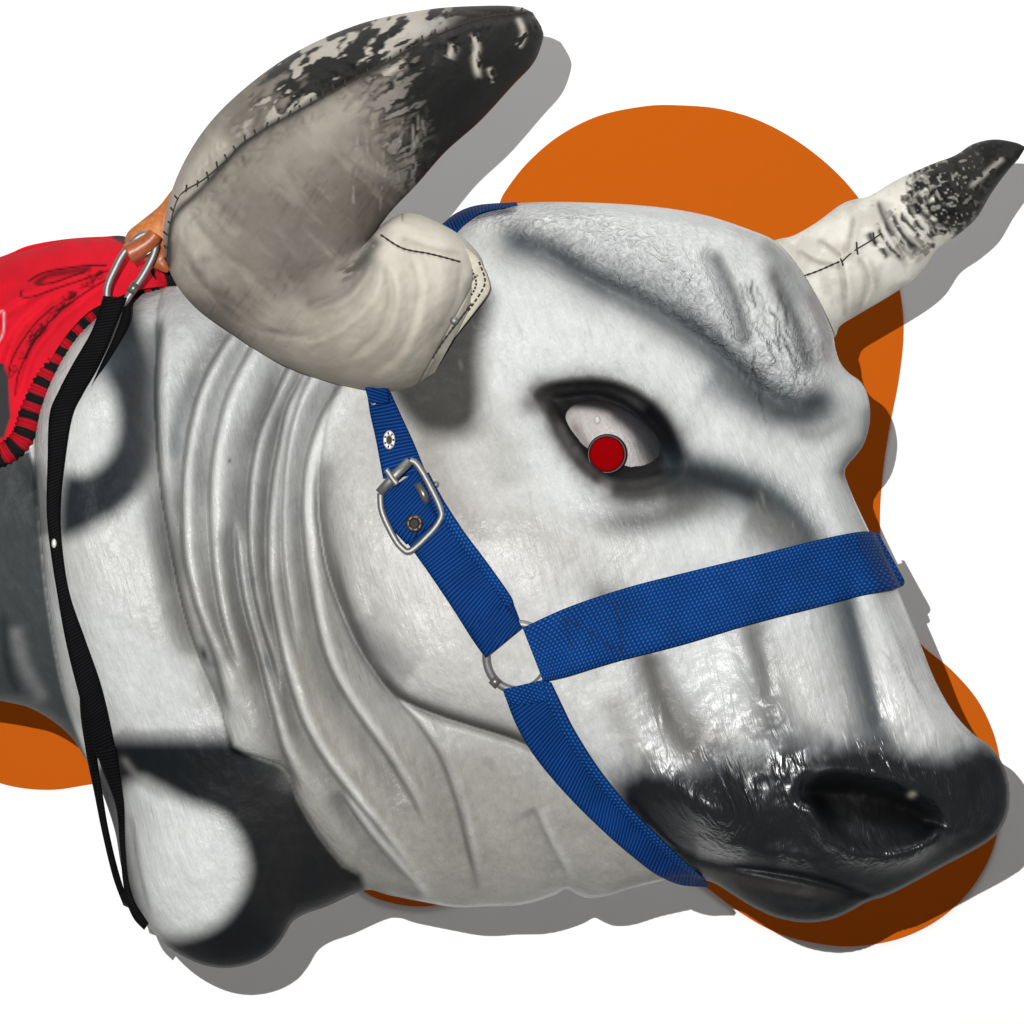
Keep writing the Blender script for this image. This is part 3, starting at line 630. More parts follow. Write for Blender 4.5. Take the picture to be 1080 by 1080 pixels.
def paint_near(X, Y, t):
    st, l = mk_lay(X); st['c'] *= np.array([.52, .495, .43])
    a = fbm(X/26., Y/26., 5); b = fbm(X/11.+.3*Y/9+50, Y/8.+X/19., 3); cn = fbm((X+Y)/60., (X-Y)/16., 4)
    sleeve = ss(t, .20, .36)
    l(sleeve, (.185, .163, .135), .95); l(ss(t, .14, .30)*ss(Y, 350, 410), (.25, .235, .205), .55)
    l(ss(a, .35, .75)*sleeve, (.085, .076, .068), .35); l(sleeve*stroke([(260, 300), (330, 250), (385, 215), (425, 180), (470, 130)], 55, X=X, Y=Y), (.07, .062, .053), .6); l(sleeve*ss(vnoise(X/3.+Y/5., Y/22.-X/40.), .55, .9)*ss(a, .4, .6), (.06, .055, .048), .4)  # mottled dirt; the broad inner-edge band is shade painted into the sleeve
    l(ss(cn, .5, .8)*sleeve, (.30, .275, .235), .4)
    l(ss(X+a*50, 275, 190)*ss(t, .3, .4)*ss(t, .74, .55), (.50, .46, .40), .9); l(blob(350, 130, 70, 22, -30, X, Y), (.32, .30, .26), .6)  # paler left side: lit edge of the tube painted in
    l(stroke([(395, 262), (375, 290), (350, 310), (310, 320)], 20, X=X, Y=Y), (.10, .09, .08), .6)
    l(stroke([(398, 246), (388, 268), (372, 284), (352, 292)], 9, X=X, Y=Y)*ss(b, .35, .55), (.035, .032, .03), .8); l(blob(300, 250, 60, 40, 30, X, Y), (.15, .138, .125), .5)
    l(blob(240, 325, 9, 4, 30, X, Y)+blob(290, 349, 10, 3, 10, X, Y), (.05, .05, .05), .55)
    l(ss(Y+.25*(X-330), 300, 395)*ss(X, 480, 380)*ss(t, .62, .5), (.215, .192, .155), .75)  # bottom of the bend darkened: shade painted into the sleeve colour
    l(ss(Y+.9*(X-440), 320, 400)*ss(t, .2, .1), (.22, .20, .16), .6); l(stroke([(405, 246), (440, 246), (480, 262)], 12, X=X, Y=Y), (.60, .57, .50), .6)  # cuff darker at lower right, paler on top: shading painted in
    l(stroke([(182, 262), (190, 212), (216, 172), (246, 140)], 15, X=X, Y=Y), (.50, .46, .40), .8)  # lit upper-left seam side painted in
    l(stroke([(470, 400), (440, 250)], 1, X=X, Y=Y), (.3, .3, .3), 0)
    # black painted tip, flaking
    seam = [(178, 280), (182, 232), (212, 200), (262, 148), (330, 108), (400, 70), (450, 42), (505, 20), (560, 14)]
    sd, sg, _ = dist_line(X, Y, cr(seam, 4))
    up = (sg < 0)
    core = ss(X+.55*Y*0-(Y-100)*.0+b*60-30, 400, 450)
    under = ss(X*.8+Y*-.35+(b-.5)*90, 255, 300)
    tip = np.where(up, ss(X+(b-.5)*120, 255, 300), under)*ss(t, .52, .6)
    flake = ss(b*.6+a*.5, .55, .60)
    l(tip, (.007, .008, .0085), .97)
    l(tip*np.where(up, ss(b*.5+a*.6, .545, .60)*ss(X, 500, 440), 0), (.44, .41, .36), .9)
    l(tip*np.where(~up, ss(b, .57, .64)*ss(X, 470, 410), 0), (.30, .275, .245), .6)
    fl_ = ss(fbm(X/5., Y/7., 3), .38, .5)
    l(fl_*stroke([(498, 32), (503, 50), (501, 62), (506, 86)], 3.6, X=X, Y=Y)+.8*fl_*stroke([(515, 70), (522, 88)], 3, X=X, Y=Y)+stroke([(545, 15), (552, 35), (546, 52)], 3.2, X=X, Y=Y)*(b > .4), (.52, .48, .42), .85)
    l(fl_*stroke([(480, 46), (472, 62)], 5, X=X, Y=Y)+stroke([(430, 64), (412, 74), (405, 82)], 6, X=X, Y=Y)*(b > .35), (.46, .42, .37), .8)
    l(stroke([(540, 8), (560, 9), (570, 22)], 3, X=X, Y=Y)*(b > .42), (.5, .47, .42), .8)
    l(stroke([(440, 45), (455, 30), (470, 18)], 9, X=X, Y=Y)*ss(b, .4, .5), (.34, .34, .34), .6)
    for _ in range(60):
        x = random.uniform(370, 450); y = random.uniform(110, 200); 
        l(stroke([(x, y), (x+random.uniform(-5, 5), y+random.uniform(14, 42))], 1.3, X=X, Y=Y)*fl_, (.06, .056, .052) if random.random() < .6 else (.36, .335, .3), random.uniform(.2, .55))
    l(np.exp(-(sd/(2.2+2.4*b))**2), (.02, .018, .016), .85); l(np.exp(-(sd/9.)**2)*a, (.06, .055, .05), .5)
    # cloth folds
    dz = -7*np.exp(-(sd/5.)**2)+3*np.exp(-((sd-12)/7.)**2)*np.sin(vnoise(X/9., Y/9.)*7)
    W = [[(405, 275), (412, 310), (400, 350), (360, 385)], [(398, 270), (385, 310), (350, 345), (300, 365)], [(430, 262), (440, 310), (420, 370), (380, 400)], [(390, 275), (360, 310), (320, 325)], [(420, 250), (455, 262), (490, 268)], [(485, 275), (478, 320), (450, 365)],
         [(240, 335), (290, 352), (340, 356)], [(195, 215), (230, 260), (290, 300)], [(212, 190), (260, 240), (330, 280)], [(185, 250), (215, 300), (270, 335)], [(500, 290), (480, 330), (455, 380)]]
    for i, w in enumerate(W):
        dz += -4*stroke(w, 5+2*(i % 3), X=X, Y=Y)+2.5*stroke([(p[0]+9, p[1]+4) for p in w], 6, X=X, Y=Y)
        l(stroke(w, 3.0, X=X, Y=Y), (.16, .145, .125), .28)
    dz += 5*(a-.5)+1.2*(b-.5)
    # hem at the head end
    hem = ss(t, .035, .028); dz += 2.5*hem; l(np.exp(-((t-.036)/.0035)**2), (.06, .055, .05), .6)
    mk_ = np.zeros(X.shape+(3,)); mk_[..., 0] = np.clip(tip, 0, 1)
    return st['c'], dz, mk_
NEAR = [((447, 414), (514, 292)), ((425, 417), (505, 268)), ((395, 415), (478, 243)), ((350, 404), (432, 224)), ((300, 386), (402, 238)), ((246, 353), (396, 250)), ((196, 314), (393, 253)), ((173, 265), (395, 250)),
        ((180, 205), (401, 238)), ((208, 147), (415, 220)), ((250, 100), (440, 194)), ((310, 56), (470, 160)), ((380, 25), (506, 128)), ((450, 10), (541, 90)), ((510, 6), (563, 66)), ((546, 7), (573, 40)), ((562, 13), (571, 28))]
NH = [165, 190, 205, 215, 222, 224, 222, 215, 205, 190, 172, 152, 132, 115, 98, 88, 85]
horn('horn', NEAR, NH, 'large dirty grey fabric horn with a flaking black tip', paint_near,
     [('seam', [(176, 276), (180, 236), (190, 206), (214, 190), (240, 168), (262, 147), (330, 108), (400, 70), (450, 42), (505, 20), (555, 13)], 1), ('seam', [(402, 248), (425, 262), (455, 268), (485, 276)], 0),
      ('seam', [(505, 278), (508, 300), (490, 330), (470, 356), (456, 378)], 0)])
def paint_far(X, Y, t):
    st, l = mk_lay(X); st['c'] *= np.array([.62, .605, .545])
    a = fbm(X/22., Y/22., 5); b = fbm(X/8.+60, Y/7., 3)
    l(ss(a, .45, .7), (.36, .34, .30), .5); l(blob(905, 325, 40, 20, -40, X, Y), (.28, .265, .235), .6)
    ax = (X*.86-Y*.5)
    tip = ss(ax+(b-.5)*70, 718, 745); mid = ss(ax+(b-.5)*40, 690, 705)
    l(mid*ss(b+.25*a, .66, .72), (.04, .038, .036), .6)
    for i in range(13):
        x = 922+i*8.2; y = 252-i*5.4; k_ = 1 if i % 2 else .7
        p = [(x-6, y-12*k_), (x-1, y+1), (x+10, y+17*k_), (x+24*k_, y+30*k_)]
        l(stroke(p, 2.2+1.6*(i % 3 == 0), X=X+6*(b-.5), Y=Y+6*(a-.5))*ss(b, .25, .42), (.022, .021, .020), .95)
        l(stroke([(q0+4.5, q1-2) for q0, q1 in p], 1.8, X=X, Y=Y), (.5, .48, .43), .6)
    l(stroke([(925, 210), (930, 225), (937, 240), (942, 252)], 2.4, X=X, Y=Y), (.03, .03, .03), .8)
    l(tip, (.007, .0075, .008), .97); l(tip*ss(vnoise(X/3.-Y/9., Y/3.+X/14.), .62, .8)*ss(X, 1050, 1000), (.30, .28, .25), .7); l(tip*stroke([(1020, 200), (1045, 178), (1060, 165)], 3, X=X, Y=Y)*(b > .5), (.4, .38, .35), .7)
    dz = 4*(a-.5)+1.2*(b-.5)*ss(ax, 690, 720)*2
    for w in ([(885, 275), (890, 300), (893, 340)], [(860, 250), (875, 262), (888, 272)], [(900, 225), (895, 250), (890, 270)], [(905, 270), (915, 300), (905, 330)], [(838, 262), (860, 276), (882, 280)], [(925, 205), (935, 235), (950, 262), (958, 290)], [(945, 258), (965, 275)]):
        dz += -4*stroke(w, 3.5, X=X, Y=Y)+2.5*stroke([(p[0]+6, p[1]) for p in w], 5, X=X, Y=Y); l(stroke(w, 2.2, X=X, Y=Y), (.12, .11, .10), .35)
    for i in range(8):
        x = 928+i*10; y = 248-i*5; dz += 4*stroke([(x+4, y-6), (x+16, y+14), (x+28, y+24)], 4, X=X, Y=Y)
    mk_ = np.zeros(X.shape+(3,)); mk_[..., 0] = np.clip(tip, 0, 1); return st['c'], dz, mk_
FAR = [((800, 258), (860, 372)), ((822, 252), (880, 356)), ((838, 248), (886, 344)), ((862, 234), (903, 333)), ((890, 214), (932, 316)), ((918, 206), (957, 300)), ((945, 190), (974, 285)), ((983, 173), (989, 263)),
       ((1007, 164), (1010, 248)), ((1026, 152), (1030, 230)), ((1048, 147), (1045, 205)), ((1070, 150), (1060, 184)), ((1082, 155), (1074, 168))]
horn('horn', FAR, [-34]*13, 'smaller cream fabric horn with a peeling black tip', paint_far, [('seam', [(845, 292), (862, 286), (885, 276)], 0), ('seam', [(888, 276), (900, 265), (915, 256), (930, 246)], 1)], depth=.75, nt_=420, nth=300)
mb = MB(); X, Y, Z = dome(479, 338, 262, 4.5, 4.5, 4, 16, 8); mb.add((P(X, Y, Z).reshape(-1, 3), grid_faces(8, 16, True)[:, ::-1].tolist())); mb.build('screw', M_STEEL, BULL)

# ------------------------------------------------------------------ ribbons (webbing straps)
def ribbon(E0, E1, hoff, thick=3.0, hfix=None, nu=None, nv=14, sm=15, over=0, over_t=2.0, rowmax=False):
    """strap between two edge paths; lies hoff above the bull unless hfix gives its distance along the path"""
    a = cr(E0, 10); b = cr(E1, 10)
    ln = np.linalg.norm(np.diff((a+b)/2 if len(a) == len(b) else a, axis=0), axis=1).sum(); nu = nu or max(12, int(ln/3))
    k = np.linspace(0, 1, len(a)); t = np.linspace(0, 1, nu)
    A = np.stack([np.interp(t, k, a[:, i]) for i in (0, 1)], -1); B = np.stack([np.interp(t, k, b[:, i]) for i in (0, 1)], -1)
    v = np.linspace(0, 1, nv); X = A[:, None, 0]*(1-v)+B[:, None, 0]*v; Y = A[:, None, 1]*(1-v)+B[:, None, 1]*v
    if hfix is None: Z = np.maximum(height(X, Y), bil(H, gx[0], gy[0], S, X, Y)-1)
    else: Z = np.interp(t, np.linspace(0, 1, len(hfix)), hfix)[:, None]+0*X
    if hfix is None and rowmax: Z = Z*.3+.7*Z.max(1)[:, None]
    ker = np.ones(sm)/sm
    if hfix is None:
        Zm = np.stack([np.convolve(np.pad(Z[:, j], sm//2, 'edge'), ker, 'valid')[:nu] for j in range(nv)], 1)
        Z = np.maximum(Zm, Z-2)
    elif over: HM = np.maximum(height(X, Y), bil(HD, gx[0], gy[0], S, X, Y)); HM = HM.max(1)[:, None] if over == 2 else HM; Z = np.where(t[:, None] < over_t, np.maximum(Z, HM+2), Z)
    Z = Z+hoff
    cam_ = 1.0-np.clip((np.abs(v-.5)-.40)/.10, 0, 1)**2*.9
    Zf = Z+thick*cam_[None]; Zb = Z
    Vf = P(X, Y, Zf).reshape(-1, 3); Vb = P(X, Y, Zb).reshape(-1, 3); n = nu*nv
    F = grid_faces(nu, nv).tolist(); F2 = [[i+n for i in f[::-1]] for f in F]
    rim = []
    for i in range(nu-1):
        rim.append([i*nv, (i+1)*nv, n+(i+1)*nv, n+i*nv]); q = nv-1; rim.append([(i+1)*nv+q, i*nv+q, n+i*nv+q, n+(i+1)*nv+q])
    for j in range(nv-1):
        rim.append([j+1, j, n+j, n+j+1]); q = (nu-1)*nv; rim.append([q+j, q+j+1, n+q+j+1, n+q+j])
    mid = (A+B)/2; al = np.r_[0, np.cumsum(np.linalg.norm(np.diff(mid, axis=0), axis=1))]/1000
    wd_ = np.linalg.norm(A-B, axis=1)/1000
    UV = np.stack([np.repeat(al, nv), (v[None]*wd_.mean()*np.ones((nu, 1))).ravel()], -1)
    return np.vstack([Vf, Vb]), F+F2+rim, np.vstack([UV, UV]), (X, Y, Zf)
def strap(name, E0, E1, off, m, parent, **k):
    V, F, UV, s = ribbon(E0, E1, off, **k); o = mesh(name, V, F, m, parent, uv=UV); return o, s
HAL = thing('halter', 'blue webbing halter with steel buckle and ring worn around the head', 'halter', P(546, 692, float(height(546, 692))))
NB0 = [(551, 662), (600, 640), (660, 620), (720, 604.5), (800, 585), (860, 570), (905, 561), (922, 561.5)]
NB1 = [(573, 719), (600, 713), (650, 698), (720, 680), (790, 659), (860, 641), (905, 629), (948, 620)]
nbh = [float(max(height((a[0]+b[0])/2, (a[1]+b[1])/2), height(*a), height(*b))) for a, b in zip(NB0, NB1)]
nbh[-2] = max(nbh[-2], 78); nbh[-1] = 40
NB0 += [(927, 563), (922, 568), (905, 575), (870, 585)]; NB1 += [(953.5, 611), (945, 606), (925, 604), (890, 612)]; nbh += [32, -6, -60, -110]
strap('noseband', NB0, NB1, 6, M_WEB, HAL, hfix=nbh, over=1, nu=220, over_t=8/11)
# stitched box on the noseband
mb = MB()
for path in ([(594, 651), (600, 675), (606, 704)], [(594, 651), (625, 668), (655, 690)], [(648, 632), (653, 660), (656, 690)]):
    q = resample(np.array(path, float), 40)
    for i in range(0, 39, 2): mb.add(tube(P(q[i:i+2, 0], q[i:i+2, 1], np.maximum(height(q[i:i+2, 0], q[i:i+2, 1]), bil(HD, gx[0], gy[0], S, q[i:i+2, 0], q[i:i+2, 1]))+11.6), .0011, 5))
mb.build('box_stitching', plain('navy_thread', (.004, .012, .075), .7), HAL)
strap('crown_strap', [(389, 425), (380, 380), (392, 320), (430, 262), (465, 237), (482, 224), (505, 216), (545, 213)], [(411, 425), (410, 385), (425, 330), (455, 280), (478, 249), (494, 233), (512, 223), (546, 217)], 5, M_WEBD, HAL, hfix=[240, 215, 190, 160, 110, 60, 25, 5], over=1)
strap('upper_cheek_strap', [(386, 405), (390, 435), (396, 462), (404, 505)], [(408, 405), (424, 440), (436, 466), (450, 500)], 3, M_WEBD, HAL)
strap('lower_cheek_strap', [(404, 528), (418, 556), (437, 583), (456, 610), (480, 646), (497, 673), (511, 693)], [(452, 498), (470, 531), (489, 560), (509, 592), (528, 618), (541, 636), (549, 656)], 5, M_WEBD, HAL)
strap('cheek_strap_edge', [(462, 540), (480, 568), (505, 600), (527, 630), (533, 640)], [(470, 531), (489, 560), (513, 592), (537, 626), (542, 637)], 8.5, M_WEB, HAL, nv=6)
strap('strap_end', [(495, 664), (501, 676), (512, 694)], [(533, 637), (543, 648), (551, 662)], 10, M_WEBD, HAL)
strap('buckle_keeper', [(403, 521), (402, 538), (412, 556), (428, 574)], [(440, 496), (448, 510), (455, 530), (463, 548)], 10, M_WEBD, HAL, thick=5)
strap('chin_strap', [(531, 730), (545, 766), (566, 801), (601, 842), (640, 880), (668, 904), (692, 922), (716, 933), (746, 936)], [(579, 718), (590, 742), (604, 770), (628, 808), (657, 845), (690, 879), (712, 901), (731, 919), (748, 932)], 5, M_WEBD, HAL, thick=4, sm=25, rowmax=True)
strap('chin_strap_edge', [(570, 724), (580, 748), (595, 776), (618, 813), (650, 851), (685, 886), (715, 912), (738, 928)], [(581, 719), (592, 742), (606, 770), (630, 808), (659, 845), (692, 879), (722, 908), (745, 928)], 12, M_WEB, HAL, nv=6, sm=25, rowmax=True)
strap('chin_strap_fold', [(530, 727), (534, 738), (540, 745)], [(577, 716), (582, 728), (585, 738)], 11, M_WEB, HAL)
hr = float(height(545, 692))+4.5
a = np.linspace(0, 2*np.pi, 60, endpoint=False)
mb = MB(); mb.add(tube(P(546+33*np.cos(a), 693+35*np.sin(a), np.maximum(height(546+33*np.cos(a), 693+35*np.sin(a)), 0)+4.0), .0043, 12, True)); mb.build('ring', M_STEEL, HAL)
mb = MB(); mb.add(tube(P(*np.array([(519, 716, hr+1), (525, 722, hr+1)]).T), .0054, 10)); mb.build('ring_weld', M_GREY, HAL)
# buckle
hb = float(height(433, 532))+17
corn = [(401, 520), (403, 540), (415, 566), (424, 578), (433, 581), (452, 564), (463, 550), (465, 538), (452, 510), (440, 490), (432, 485)]
q = cr(corn, 6); mb = MB(); mb.add(tube(P(q[:, 0], q[:, 1], np.full(len(q), hb)), .0033, 12)); bk = mb.build('buckle', M_STEEL, HAL)
mb = MB(); mb.add(tube(P(*np.array([(400, 520, hb), (416, 502, hb+.5), (432, 486, hb)]).T), .0048, 14)); mb.build('roller', M_STEEL, bk)
mb = MB(); q = cr([(407, 495), (410, 499), (414, 505), (419, 511)], 4); mb.add(tube(P(q[:, 0], q[:, 1], hb+6+0*q[:, 0]), .003, 10)); mb.build('prong', M_STEEL, bk)
mb = MB(); mb.add(tube(P(*np.array([(440, 510, hb-3), (447, 522, hb-2), (450, 530, hb-4)]).T), .004, 10)); mb.build('prong_tip', M_GREY, bk)
def grommet(x, y, h, rx, ry, mt):
    aa = np.linspace(0, 2*np.pi, 32, endpoint=False); mb = MB()
    VV = []
    for r, dz in ((1.0, 0), (.95, 1.4), (.72, 1.8), (.5, 1.3), (.42, -1.5)): VV.append(P(x+rx*r*np.cos(aa), y+ry*r*np.sin(aa), np.full(32, h+dz)))
    mb.add((np.vstack(VV), grid_faces(5, 32, True)[:, ::-1])); g = mb.build('grommet', mt, HAL)
    mb = MB(); VV = [P(x+rx*r*np.cos(aa), y+ry*r*np.sin(aa), np.full(32, h-.5)) for r in (.47, .02)]; mb.add((np.vstack(VV), grid_faces(2, 32, True)[:, ::-1])); mb.build('hole', M_THREAD, g)
    mb = MB()
    for k in range(7):
        t = k/7*2*math.pi; X, Y, Z = dome(x+rx*.72*math.cos(t), y+ry*.72*math.sin(t), h+1.7, 1.1, 1.3, .5, 8, 4); mb.add((P(X, Y, Z).reshape(-1, 3), grid_faces(4, 8, True)[:, ::-1]))
    mb.build('notches', M_THREAD, g)
M_ALU = plain('pale_eyelet', (.62, .60, .56), .5, .3, .2, 500, .2)
grommet(410.5, 464, float(height(410, 464))+13, 6.2, 10, M_ALU)
grommet(437, 552, float(height(437, 552))+23, 9, 9.5, M_BRASS)
grommet(394, 420, float(height(394, 420))+13, 4.5, 7, M_ALU)
X, Y, Z = dome(460, 511, float(height(460, 511))+3, 3.2, 3.8, 4, 14, 7); mb = MB(); mb.add((P(X, Y, Z).reshape(-1, 3), grid_faces(7, 14, True)[:, ::-1])); mb.build('rivet', M_STEEL, HAL)

# ------------------------------------------------------------------ saddle blanket
def blanket():
    pl = [(-150, 345), (-80, 296), (0, 271), (30, 259), (70, 252), (108, 249.5), (134, 250), (155, 268), (178, 286), (178, 300), (150, 305), (118, 316), (90, 332), (64, 362), (44, 398), (30, 436), (22, 466), (0, 482), (-60, 492), (-140, 480), (-165, 410)]
    st_ = 2.0; x = np.arange(-170, 184, st_); y = np.arange(244, 500, st_); X, Y = np.meshgrid(x, y, indexing='ij'); pc = cr(pl, 5, True); d = sdf(X, Y, pc)
    inn = d > 0; cell = inn[:-1, :-1] & inn[1:, :-1] & inn[:-1, 1:] & inn[1:, 1:]; cell2 = inn[:-1, :-1] | inn[1:, :-1] | inn[:-1, 1:] | inn[1:, 1:]
    need = np.zeros_like(inn); need[:-1, :-1] |= cell2; need[1:, :-1] |= cell2; need[:-1, 1:] |= cell2; need[1:, 1:] |= cell2
    g0, g1 = np.gradient(d, st_); gl = np.hypot(g0, g1)+1e-6; o = need & ~inn
    VX = np.where(o, X-d*g0/gl, X); VY = np.where(o, Y-d*g1/gl, Y)
    hh = height(X, Y+6)+14+ss(d, 0, 26)*10
    top = ss(d, 0, 30); topd = np.minimum(Y-np.interp(X, [-150, 0, 70, 134, 178], [345, 271, 252, 250, 286]), 90)
    hh = np.where(True, 20+118*np.sqrt(np.clip(1-(1-np.clip(topd/150, 0, 1))**2, 0, 1)), hh); hh = np.maximum(hh, height(X, Y)+5)
    fr = [[(60, 340), (95, 312), (125, 290)], [(20, 420), (36, 372), (70, 330)], [(0, 400), (20, 350), (60, 312)], [(-20, 350), (20, 322), (60, 300)]]
    for w in fr: hh += -3*stroke(w, 4, X=X, Y=Y)+2*stroke([(p[0]-7, p[1]-5) for p in w], 5, X=X, Y=Y)
    hh += 3*(fbm(X/14., Y/14., 3)-.5)
    st, l = mk_lay(X); st['c'] *= np.array([.56, .006, .018])
    l(ss(fbm(X/30., Y/30., 3), .4, .7), (.42, .006, .016), .5)
    # black sewn panels and scroll-work line drawing
    l(soft_poly([(112, 244), (150, 244), (150, 262), (131, 258), (120, 252)], 1.2, 1, X, Y, False)*.95, (.03, .033, .035))
    l(soft_poly([(-60, 380), (4, 383), (9, 400), (11, 440), (4, 462), (-60, 468)], 1.2, 1, X, Y, False), (.03, .03, .032))
    def ln(p, w, op=.95, c=(.015, .002, .003)): l(stroke(p, w, X=X, Y=Y, taper=.05), c, op)
    ln([(28, 298), (45, 288), (70, 283), (95, 280), (115, 280)], 1.2); ln([(24, 304), (22, 312), (34, 313), (60, 304), (90, 294), (118, 284)], 1.0)
    ln([(36, 301), (50, 291), (72, 287), (98, 283)], 3.2, .75); ln([(40, 300), (56, 298), (76, 291), (92, 286)], 1.2)
    ln([(58, 329), (76, 318), (100, 302), (122, 290)], 1.0); ln([(16, 420), (20, 392), (40, 354), (62, 330), (80, 316)], 1.1); ln([(8, 400), (14, 376), (34, 345), (58, 322)], 1.0); ln([(26, 380), (34, 362), (50, 345)], 1.6)
    rr = random.Random(3)
    for i in range(46):
        t = rr.random(); cx_ = 12+92*t+rr.uniform(-3, 3); cy_ = 402-112*t**.62+rr.uniform(-3, 3)
        ln([(cx_, cy_), (cx_+rr.uniform(2, 6), cy_-rr.uniform(0, 5)), (cx_+rr.uniform(3, 8), cy_-rr.uniform(2, 9)), (cx_+rr.uniform(0, 5), cy_-rr.uniform(5, 10))], .9, .6)
    ln([(-3, 330), (4, 330), (3, 352), (-4, 364)], 1.0, .7, (.62, .5, .5))
    idx = np.full(X.shape, -1); n = need.sum(); idx[need] = np.arange(n); I, J = np.where(cell2)
    V = P(VX[need], VY[need], hh[need]); Vb = P(VX[need], VY[need], np.where(o[need], hh[need]-8, hh[need]-8))
    F = np.stack([idx[I, J], idx[I, J+1], idx[I+1, J+1], idx[I+1, J]], -1)[:, ::-1]; cc = st['c'][need]
    m, nt, b = mat('red_blanket_cloth'); at = attr(nt, 'Paint'); L(nt, at.outputs['Color'], b.inputs['Base Color']); b.inputs['Roughness'].default_value = .8; b.inputs['Specular IOR Level'].default_value = .1
    L(nt, bump(nt, noise(nt, 60, 5, .6), .5, .003, bump(nt, noise(nt, 700, 2, .5), .4, .0006)), b.inputs['Normal'])
    B = thing('saddle_blanket', 'red saddle blanket with black line scrollwork and black striped rolled edge', 'saddle blanket', P(60, 400, 150))
    mesh('blanket_cloth', np.vstack([V, Vb]), np.vstack([F, F[:, ::-1]+n]), m, B, colors=np.vstack([cc, cc]))
    # rolled edge whipped with black yarn
    e = resample(cr([(184, 290), (160, 296), (138, 304), (112, 316), (88, 336), (66, 364), (47, 398), (33, 432), (24, 460), (8, 476), (-20, 486), (-70, 492)], 8), 420)
    he = np.maximum(height(e[:, 0], e[:, 1]), 55)+11; he = np.convolve(np.pad(he, 20, 'edge'), np.ones(41)/41, 'valid')
    r = 12+.8*np.sin(np.linspace(0, 1, 420)*2*np.pi*58)
    V, F = tube(P(e[:, 0], e[:, 1], he), r/1000, 16)
    al = np.r_[0, np.cumsum(np.linalg.norm(np.diff(e, axis=0), axis=1))]; UV = np.zeros((len(V), 2)); UV[:420*16, 0] = np.repeat(al, 16); UV[:420*16, 1] = np.tile(np.arange(16)/16, 420)
    m, nt, b = mat('whipped_edge'); uv = nt.nodes.new('ShaderNodeUVMap'); sx = nt.nodes.new('ShaderNodeSeparateXYZ'); L(nt, uv.outputs[0], sx.inputs[0])
    w = math_n(nt, 'ADD', math_n(nt, 'MULTIPLY', sx.outputs[0], 2*math.pi/18.5), math_n(nt, 'MULTIPLY', math_n(nt, 'SUBTRACT', noise(nt, 45, 3), .5), 1.5))
    f = ramp(nt, math_n(nt, 'SINE', w), .0, .12)
    cl_ = mixc(nt, f, (.36, .006, .014, 1), (.008, .008, .009, 1)); L(nt, cl_, b.inputs['Base Color']); b.inputs['Roughness'].default_value = .9; b.inputs['Specular IOR Level'].default_value = .1
    yarn = math_n(nt, 'SINE', math_n(nt, 'MULTIPLY', sx.outputs[0], 2*math.pi/2.2)); L(nt, bump(nt, yarn, .5, .0009, bump(nt, f, .6, .002)), b.inputs['Normal'])
    mesh('rolled_edge', V, F, m, B, uv=UV)
blanket()

# ------------------------------------------------------------------ tan leather loop, steel ring, black strap
def puff(name, poly, h, A, m, parent, st_=1.5, w=14):
    pc = cr(poly, 6, True); x = np.arange(pc[:, 0].min()-4, pc[:, 0].max()+4, st_); y = np.arange(pc[:, 1].min()-4, pc[:, 1].max()+4, st_)
    X, Y = np.meshgrid(x, y, indexing='ij'); d = sdf(X, Y, pc); inn = d > 0; c2 = inn[:-1, :-1] | inn[1:, :-1] | inn[:-1, 1:] | inn[1:, 1:]
    need = np.zeros_like(inn); need[:-1, :-1] |= c2; need[1:, :-1] |= c2; need[:-1, 1:] |= c2; need[1:, 1:] |= c2
    g0, g1 = np.gradient(d, st_); gl = np.hypot(g0, g1)+1e-6; o = need & ~inn; VX = np.where(o, X-d*g0/gl, X); VY = np.where(o, Y-d*g1/gl, Y)
    dd = np.clip(np.maximum(d, 0)/w, 0, 1); z = A*np.sqrt(1-(1-dd)**2); z = blur(z, 2, 1)*(d > 0)+1.5*(fbm(X/6., Y/6., 3)-.5)*(d > 2)
    idx = np.full(X.shape, -1); n = need.sum(); idx[need] = np.arange(n); I, J = np.where(c2); F = np.stack([idx[I, J], idx[I, J+1], idx[I+1, J+1], idx[I+1, J]], -1)[:, ::-1]
    return mesh(name, np.vstack([P(VX[need], VY[need], h+z[need]), P(VX[need], VY[need], h-z[need]-1)]), np.vstack([F, F[:, ::-1]+n]), m, parent)
LT = thing('leather_tab', 'tan leather tab folded around the steel ring behind the large horn', 'leather tab', P(160, 250, 150))
puff('strap_body', [(133, 262), (134, 246), (150, 232), (168, 217), (186, 196), (215, 180), (222, 230), (200, 280), (176, 284), (168, 262), (150, 264)], 128, 14, M_LEATHER, LT)
q = cr([(135, 268), (146, 262), (158, 254), (164, 246)], 5); mb = MB(); mb.add(tube(P(q[:, 0], q[:, 1], np.full(len(q), 170.)), np.linspace(.0105, .008, len(q)), 16)); mb.build('rolled_fold', M_LEATHER2, LT)
puff('lower_flap', [(152, 272), (166, 262), (178, 262), (178, 286), (166, 284), (156, 278)], 134, 7, M_LEATHER2, LT)
RG = thing('steel_ring', 'open steel ring linking the tan leather tab to the black strap', 'ring', P(140, 290, 160))
q = cr([(131, 266), (122, 282), (114, 300), (113, 314), (120, 322), (130, 320), (140, 306), (152, 288), (162, 268), (164, 254), (157, 247), (146, 250)], 6, True)
mb = MB(); mb.add(tube(P(q[:, 0], q[:, 1], np.full(len(q), 166.)), .0037, 12, True)); g = mb.build('ring', M_STEEL, RG)
mb = MB(); mb.add(tube(P(*np.array([(137, 309, 166), (144, 299, 166)]).T), .0048, 12)); mb.build('gate_joint', M_GREY, RG)
BS = thing('girth_strap', 'long black webbing strap hanging from the steel ring down the shoulder', 'strap', P(135, 960, 40))
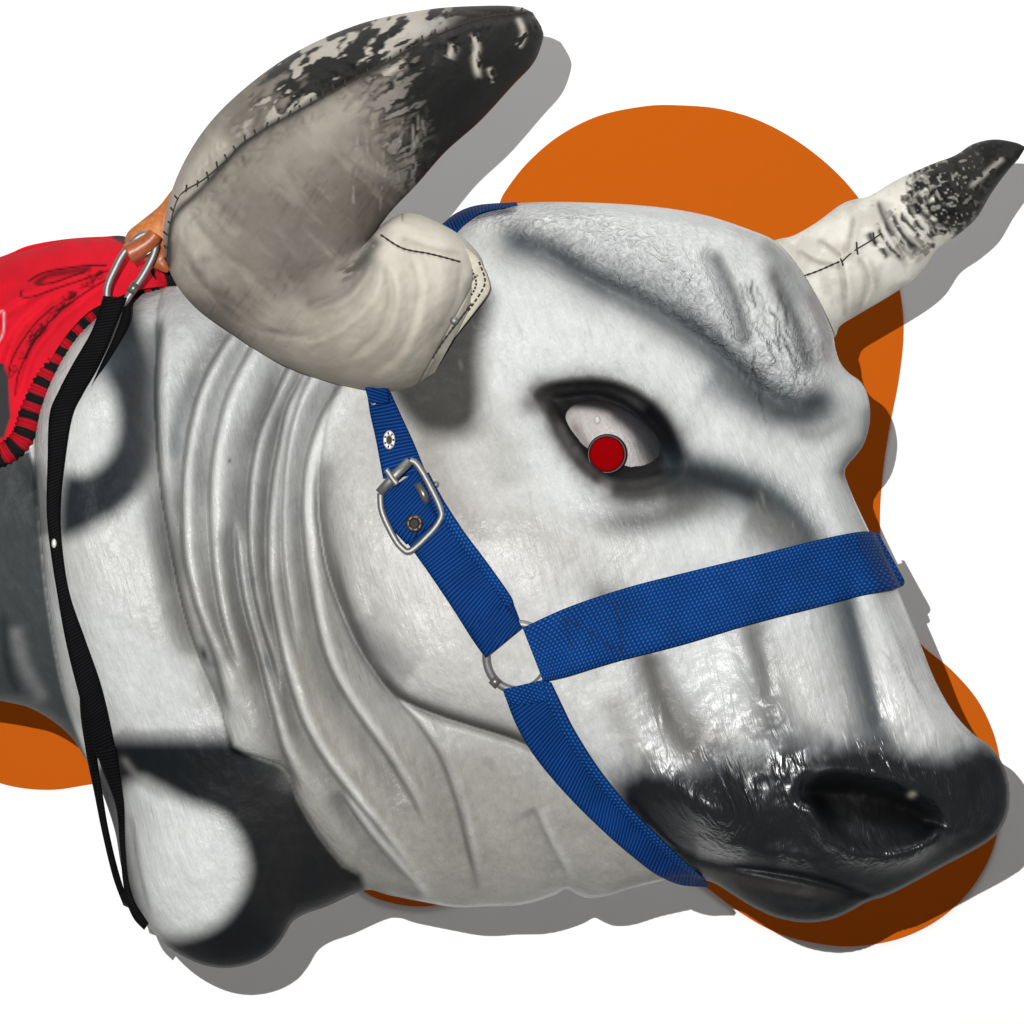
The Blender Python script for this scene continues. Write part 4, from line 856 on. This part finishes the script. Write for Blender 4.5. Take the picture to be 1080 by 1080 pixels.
strap('strap_front', [(109, 312), (97, 348), (76, 385), (62, 412), (52, 438), (50, 490), (49, 535), (52, 572), (60, 625), (70, 680), (85, 740), (102, 800)],
      [(134, 314), (120, 350), (103, 388), (88, 414), (76, 440), (68, 490), (64, 532), (65, 572), (73, 625), (90, 675), (108, 728), (124, 800)], 4, M_BLACKWEB, BS, hfix=[172, 168, 164, 160, 158, 156, 154, 152, 148, 140, 130, 118], nv=8, over=2)
strap('strap_front_tail', [(100, 790), (108, 812), (122, 850), (126, 890), (129, 925), (133, 950), (141, 969), (152, 981)], [(123, 788), (126, 812), (131, 850), (132, 890), (135, 925), (141, 948), (149, 962), (157, 974)], 4, M_BLACKWEB, BS, hfix=[118, 112, 98, 84, 70, 50, 30, -10], nv=6, over=2)
strap('strap_rear', [(88, 690), (84, 740), (90, 790), (99, 835), (108, 880), (119, 925), (130, 955)], [(92, 690), (94, 740), (101, 790), (108, 835), (114, 872), (124, 915), (137, 958)], 4, M_BLACKWEB, BS, hfix=[112, 100, 88, 74, 60, 45, 35], nv=6, over=2)
strap('strap_back', [(134, 314), (122, 350), (106, 385), (96, 408)], [(138, 318), (136, 342), (116, 378), (99, 402)], 0, M_BLACKWEB, BS, hfix=[162, 160, 160, 158], nv=5, over=2)
X, Y, Z = dome(57, 573, float(height(60, 573))+22, 2.6, 5, 2, 14, 7); mb = MB(); mb.add((P(X, Y, Z).reshape(-1, 3), grid_faces(7, 14, True)[:, ::-1])); mb.build('rivet', M_ALU, BS)

# turned hem of the large horn's sleeve, with two rows of machine stitching
HM_ = puff('hem', [(487, 262), (500, 268), (509, 280), (516, 298), (515, 309), (502, 327), (484, 350), (466, 374), (452, 392), (450, 384), (462, 362), (478, 338), (488, 316), (489, 290)], 232, 3.5, plain('hem_cloth', (.42, .39, .32), .6, 0, .4, 220, .15), BULL, 1.2, 9)
mb = MB()
for path in ([(490, 300), (497, 296), (504, 290)], [(505, 276), (511, 292), (510, 303), (498, 322), (478, 348), (458, 377)], [(497, 284), (502, 296), (500, 306), (488, 324), (470, 350)]):
    q = resample(cr(path, 6), 60)
    for i in range(0, 58, 3): mb.add(tube(P(q[i:i+3, 0], q[i:i+3, 1], np.full(3, 236.8)), .0010, 5))
mb.build('hem_stitching', M_THREAD, HM_)
